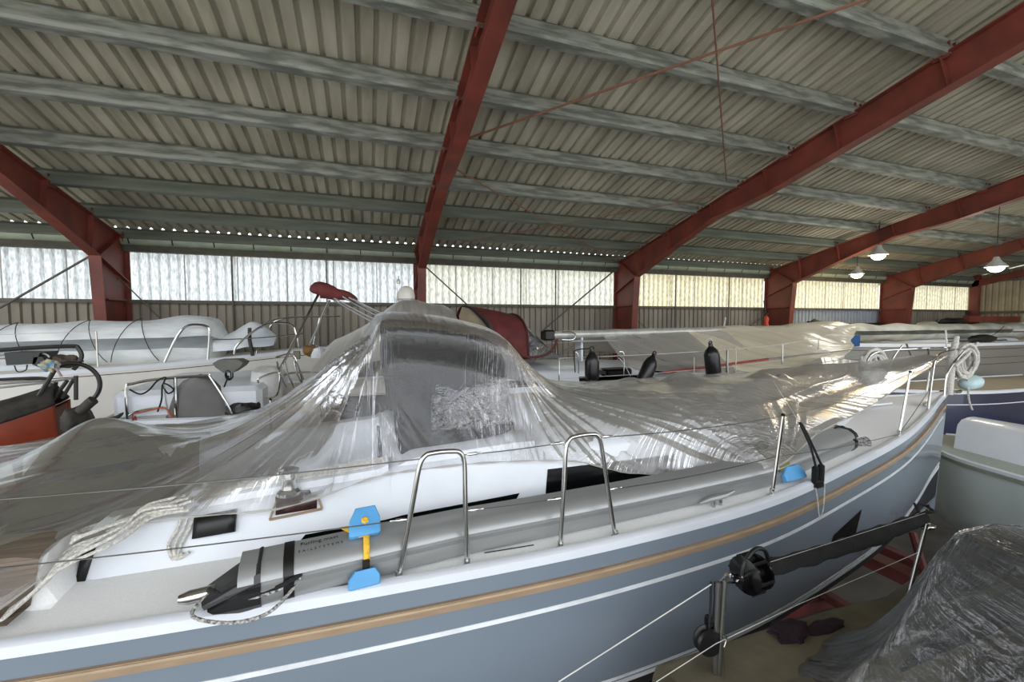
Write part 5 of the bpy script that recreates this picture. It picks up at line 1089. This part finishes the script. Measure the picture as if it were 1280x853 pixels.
# furled black sleeve with drum along the rail
FU=empty('furling_gear',tuple(P(940,710,1.55)),'black furling drum and sleeved stay lying along the near guard rail','furling gear')
pa=P(955,712,1.55); pb=P(1153,648,1.66)
pts=[pa.lerp(pb,k/24) for k in range(25)]; pts=[p+Vector((0,0,-.02*math.sin(k/24*3.14)+.006*math.sin(k*1.9))) for k,p in enumerate(pts)]
MB().tube(pts,[.040+.003*math.sin(k*1.3)+(.007 if k>12 and k<18 else 0) for k in range(25)],12).build('sleeve',mat('black_mesh_sleeve',(12,12,12),.85,rgb2=(34,34,34),scale=160,bump=.8,bscale=200),FU)
dv=(pb-pa).normalized()
b=MB().lathe(pa-dv*.16,dv,[(.02,0),(.05,.005),(.09,.02),(.09,.03),(.05,.04),(.05,.10),(.085,.11),(.085,.12),(.045,.13),(.035,.2)],20); b.build('drum',M['blackgloss'],FU)
for k in range(6):
    a=k*math.pi/3; u=dv.cross(Vector((0,0,1))).normalized(); v=dv.cross(u); o_=(u*math.cos(a)+v*math.sin(a))*.088
    MB().tube([pa-dv*.14+o_,pa-dv*.05+o_],.008,6).build('drum_bar',M['black'],FU)
# big horseshoe guard above drum
MB().tube(smoothpts([pa-dv*.16+Vector((0,0,-.02)),pa-dv*.14+Vector((0,0,.07)),pa-dv*.07+Vector((0,0,.12)),pa+Vector((0,0,.10)),pa+dv*.03+Vector((0,0,.04))],4),.011,8).build('drum_guard',M['black'],FU)
tg=P(905,724,1.5)
MB().tube(smoothpts([pa-dv*.16,pa-dv*.19,tg+dv*.05],3),.009,8).build('toggle',M['steel'],FU)
for s in(-1,1): MB().tube([pa-dv*.17+Vector((0,0,.0)),pa-dv*.2+Vector((0,0,.022*s)),tg+dv*.02+Vector((0,0,.022*s)),tg+Vector((0,0,.018*s))],.006,6).build('fork',M['steel'],FU)
MB().tube([tg+Vector((0,-.02,.03)),tg+Vector((0,.02,-.03))],.008,8).build('clevis_pin',M['steel'],FU)
rope([p+Vector((0,-.02,.045)) for p in (pa+dv*.02,pa+dv*.6,pa+dv*1.1,pb)],.0011,M['whitewire'],'thin rope lying on top of the black sleeve')
# end fittings at pb
for k in range(3): MB().tube([pb+Vector((-.1,0,.015*k-.01)),pb+Vector((.05,0,.03*k-.01))],.007,6).build('rigging_screw',M['steel'],FU)
blob(pb+Vector((-.0,-.03,-.045)),(.06,.03,.02),'bottle_screw',M['steel'],FU)
rope(tangle(pb+Vector((.02,0,.03)),.06,10,8,.8),.007,M['blackrope'],'black lashing at the far end of the sleeve, on top of the rail post')
# stanchions and wires of near boat
def post(px0,py0,px1,py1,Y,lab):
    a=P(px0,py0,Y); b_=P(px1,py1,Y); d=(b_-a).normalized(); c_=a+d*((a.z-2.80)/max(.01,-d.z))
    o=MB().tube([a,c_],.0125,10).build('stanchion',mat('dull_steel',(150,150,146),.25,metal=.9),J.root); return a
n1=post(906,726,898,853,1.5,''); n1b=post(898,728,893,853,1.51,''); n2=post(1158,655,1141,722,1.62,'')
MB().tube(sag(P(698,853,1.5),P(889,731,1.5),0,3),.0025,6).build('lifeline',M['whitewire'],J.root)
MB().tube([P(820,853,1.45),P(895,805,1.48),P(1000,755,1.55),P(1150,690,1.62)],.0018,6).build('lifeline',M['whitewire'],J.root)
rope(smoothpts([P(903,797,1.47),P(908,796,1.47),P(907,803,1.47),P(904,815,1.47),P(906,840,1.47),P(903,853,1.47)],4),.0035,M['steel'],'small steel hook hanging on the lower wire by the rail post',name='hook',cat='hook')
for k,(x0,x1) in enumerate([(889,886),(894,888),(899,905)]):
    rope(smoothpts([P(x0,728,1.53),P(x0-1,760,1.53),P(x1,790 if k<2 else 760,1.53)],3),.006,M['blackrope'],'black strop hanging from the rail post top',group='black strops on the near rail post')
BK=empty('hanging_block',tuple(P(881,795,1.55)),'black pulley block hanging from strops left of the near rail post','block')
c=P(881,797,1.55); MB().lathe(c+Vector((0,-.02,0)),(.15,1,0),[(.02,-.03),(.062,-.028),(.068,-.015),(.05,-.004),(.05,.004),(.068,.015),(.062,.03),(.02,.032)],20).build('sheave',M['black'],BK)
MB().box(c+Vector((.03,0,.03)),(.035,.06,.13),bev=.012).build('cheek',M['blackgloss'],BK)
# beige tarpaulin
def zt_(x,y): return 2.86+.03*math.sin(x*3+y*6)+.05*max(0,1-abs(y-1.32)/.1)
rows=[]
for x in np.linspace(1.35,5.2,14):
    rows.append([(x,1.78+.0*x,2.62),(x,1.73,2.80),(x,1.66,2.88),(x,1.52,2.875),(x,1.34,2.86+.02*math.sin(x*4)),(x,1.22,2.95),(x,1.1,2.90),(x,.9,2.92),(x,.5,2.98),(x,.0,3.02)])
G=loftgrid(rows,120,70); N=normals(G); N*=np.sign(N[...,2:3])
fx=ridg(G[...,1]*7+.35*G[...,0]+.3*np.sin(G[...,0]*2),41,1.2); G=G+N*((fx-.4)*.12)[...,None]
MB().grid([[tuple(p) for p in r] for r in G]).build('beige_tarpaulin',M['beige'],loc=(1.4,1.5,2.8),label='beige tarpaulin spread over the deck edge of the near boat at lower right',cat='tarpaulin')
rows=[[(c0_[0]+.0,c0_[1]+0,0)] for c0_ in []]
pc_=P(998,806,1.60); blob(Vector((2.14,1.58,2.915)),(.11,.07,.035),'purple_cloth',mat('dark_purple_cloth',(42,24,33),.95,bump=.5,bscale=30),seed=3,amp=.22,label='crumpled dark purple cloth on the beige tarpaulin',cat='cloth')
blob(Vector((2.36,1.55,2.905)),(.14,.04,.02),'purple_cloth_fold',mat('dark_purple_cloth2',(40,22,30),.95),bpy.data.objects['purple_cloth'],seed=5,amp=.15)
# clear sheet tent over the near boat
mpn=plastic('near_clear_sheet',(150,156,158),.16,.9,usc=22,vsc=2.5,bump=1.6,rough=.13,dist=.05,base=.04)
ap=P(1215,666,.95)
rows=[]
for k,(x,yr,zr,yl,zl) in enumerate([(1.72,1.12,3.02,1.30,2.93),(1.86,1.05,3.25,1.34,2.93),(2.05,.97,3.58,1.38,2.94),(2.19,.95,3.76,1.42,2.95),(2.5,.96,3.74,1.44,2.95),(3.0,.96,3.66,1.46,2.95),(3.8,.96,3.6,1.46,2.96),(5.0,.96,3.55,1.46,2.98)]):
    rows.append([(x,yl+.03,zl-.02),(x,yl*.66+yr*.34,zl+(zr-zl)*.22),(x,yl*.33+yr*.67,zl+(zr-zl)*.55),(x,yr+.025,zr-.03),(x,yr,zr),(x,yr-.06,zr+.002),(x,yr-.4,zr-.03),(x-.05*(k<3),yr-.8,zr-.35),(x-.1*(k<3),yr-1.2,zl+.2)])
lump_grid(rows,140,110,14,.022,8,m=mpn,dirn=(1,.35),label='clear plastic sheet tented over the near boat in the lower right corner')
# dark load beneath that sheet
rows=[[(x,1.2,2.9),(x,1.1,z*.5+1.4),(x,.95,z-.12),(x,.8,z-.06),(x,.3,z-.08),(x,-.2,z-.5)] for x,z in((2.3,3.52),(2.8,3.58),(3.6,3.54),(5.0,3.48))]
shell(rows,M['darkcloth'],'cockpit_tent',None,.015,30,24,loc=(2.5,.9,3),label='dark canvas tent beneath the clear sheet in the lower right corner',cat='cover')
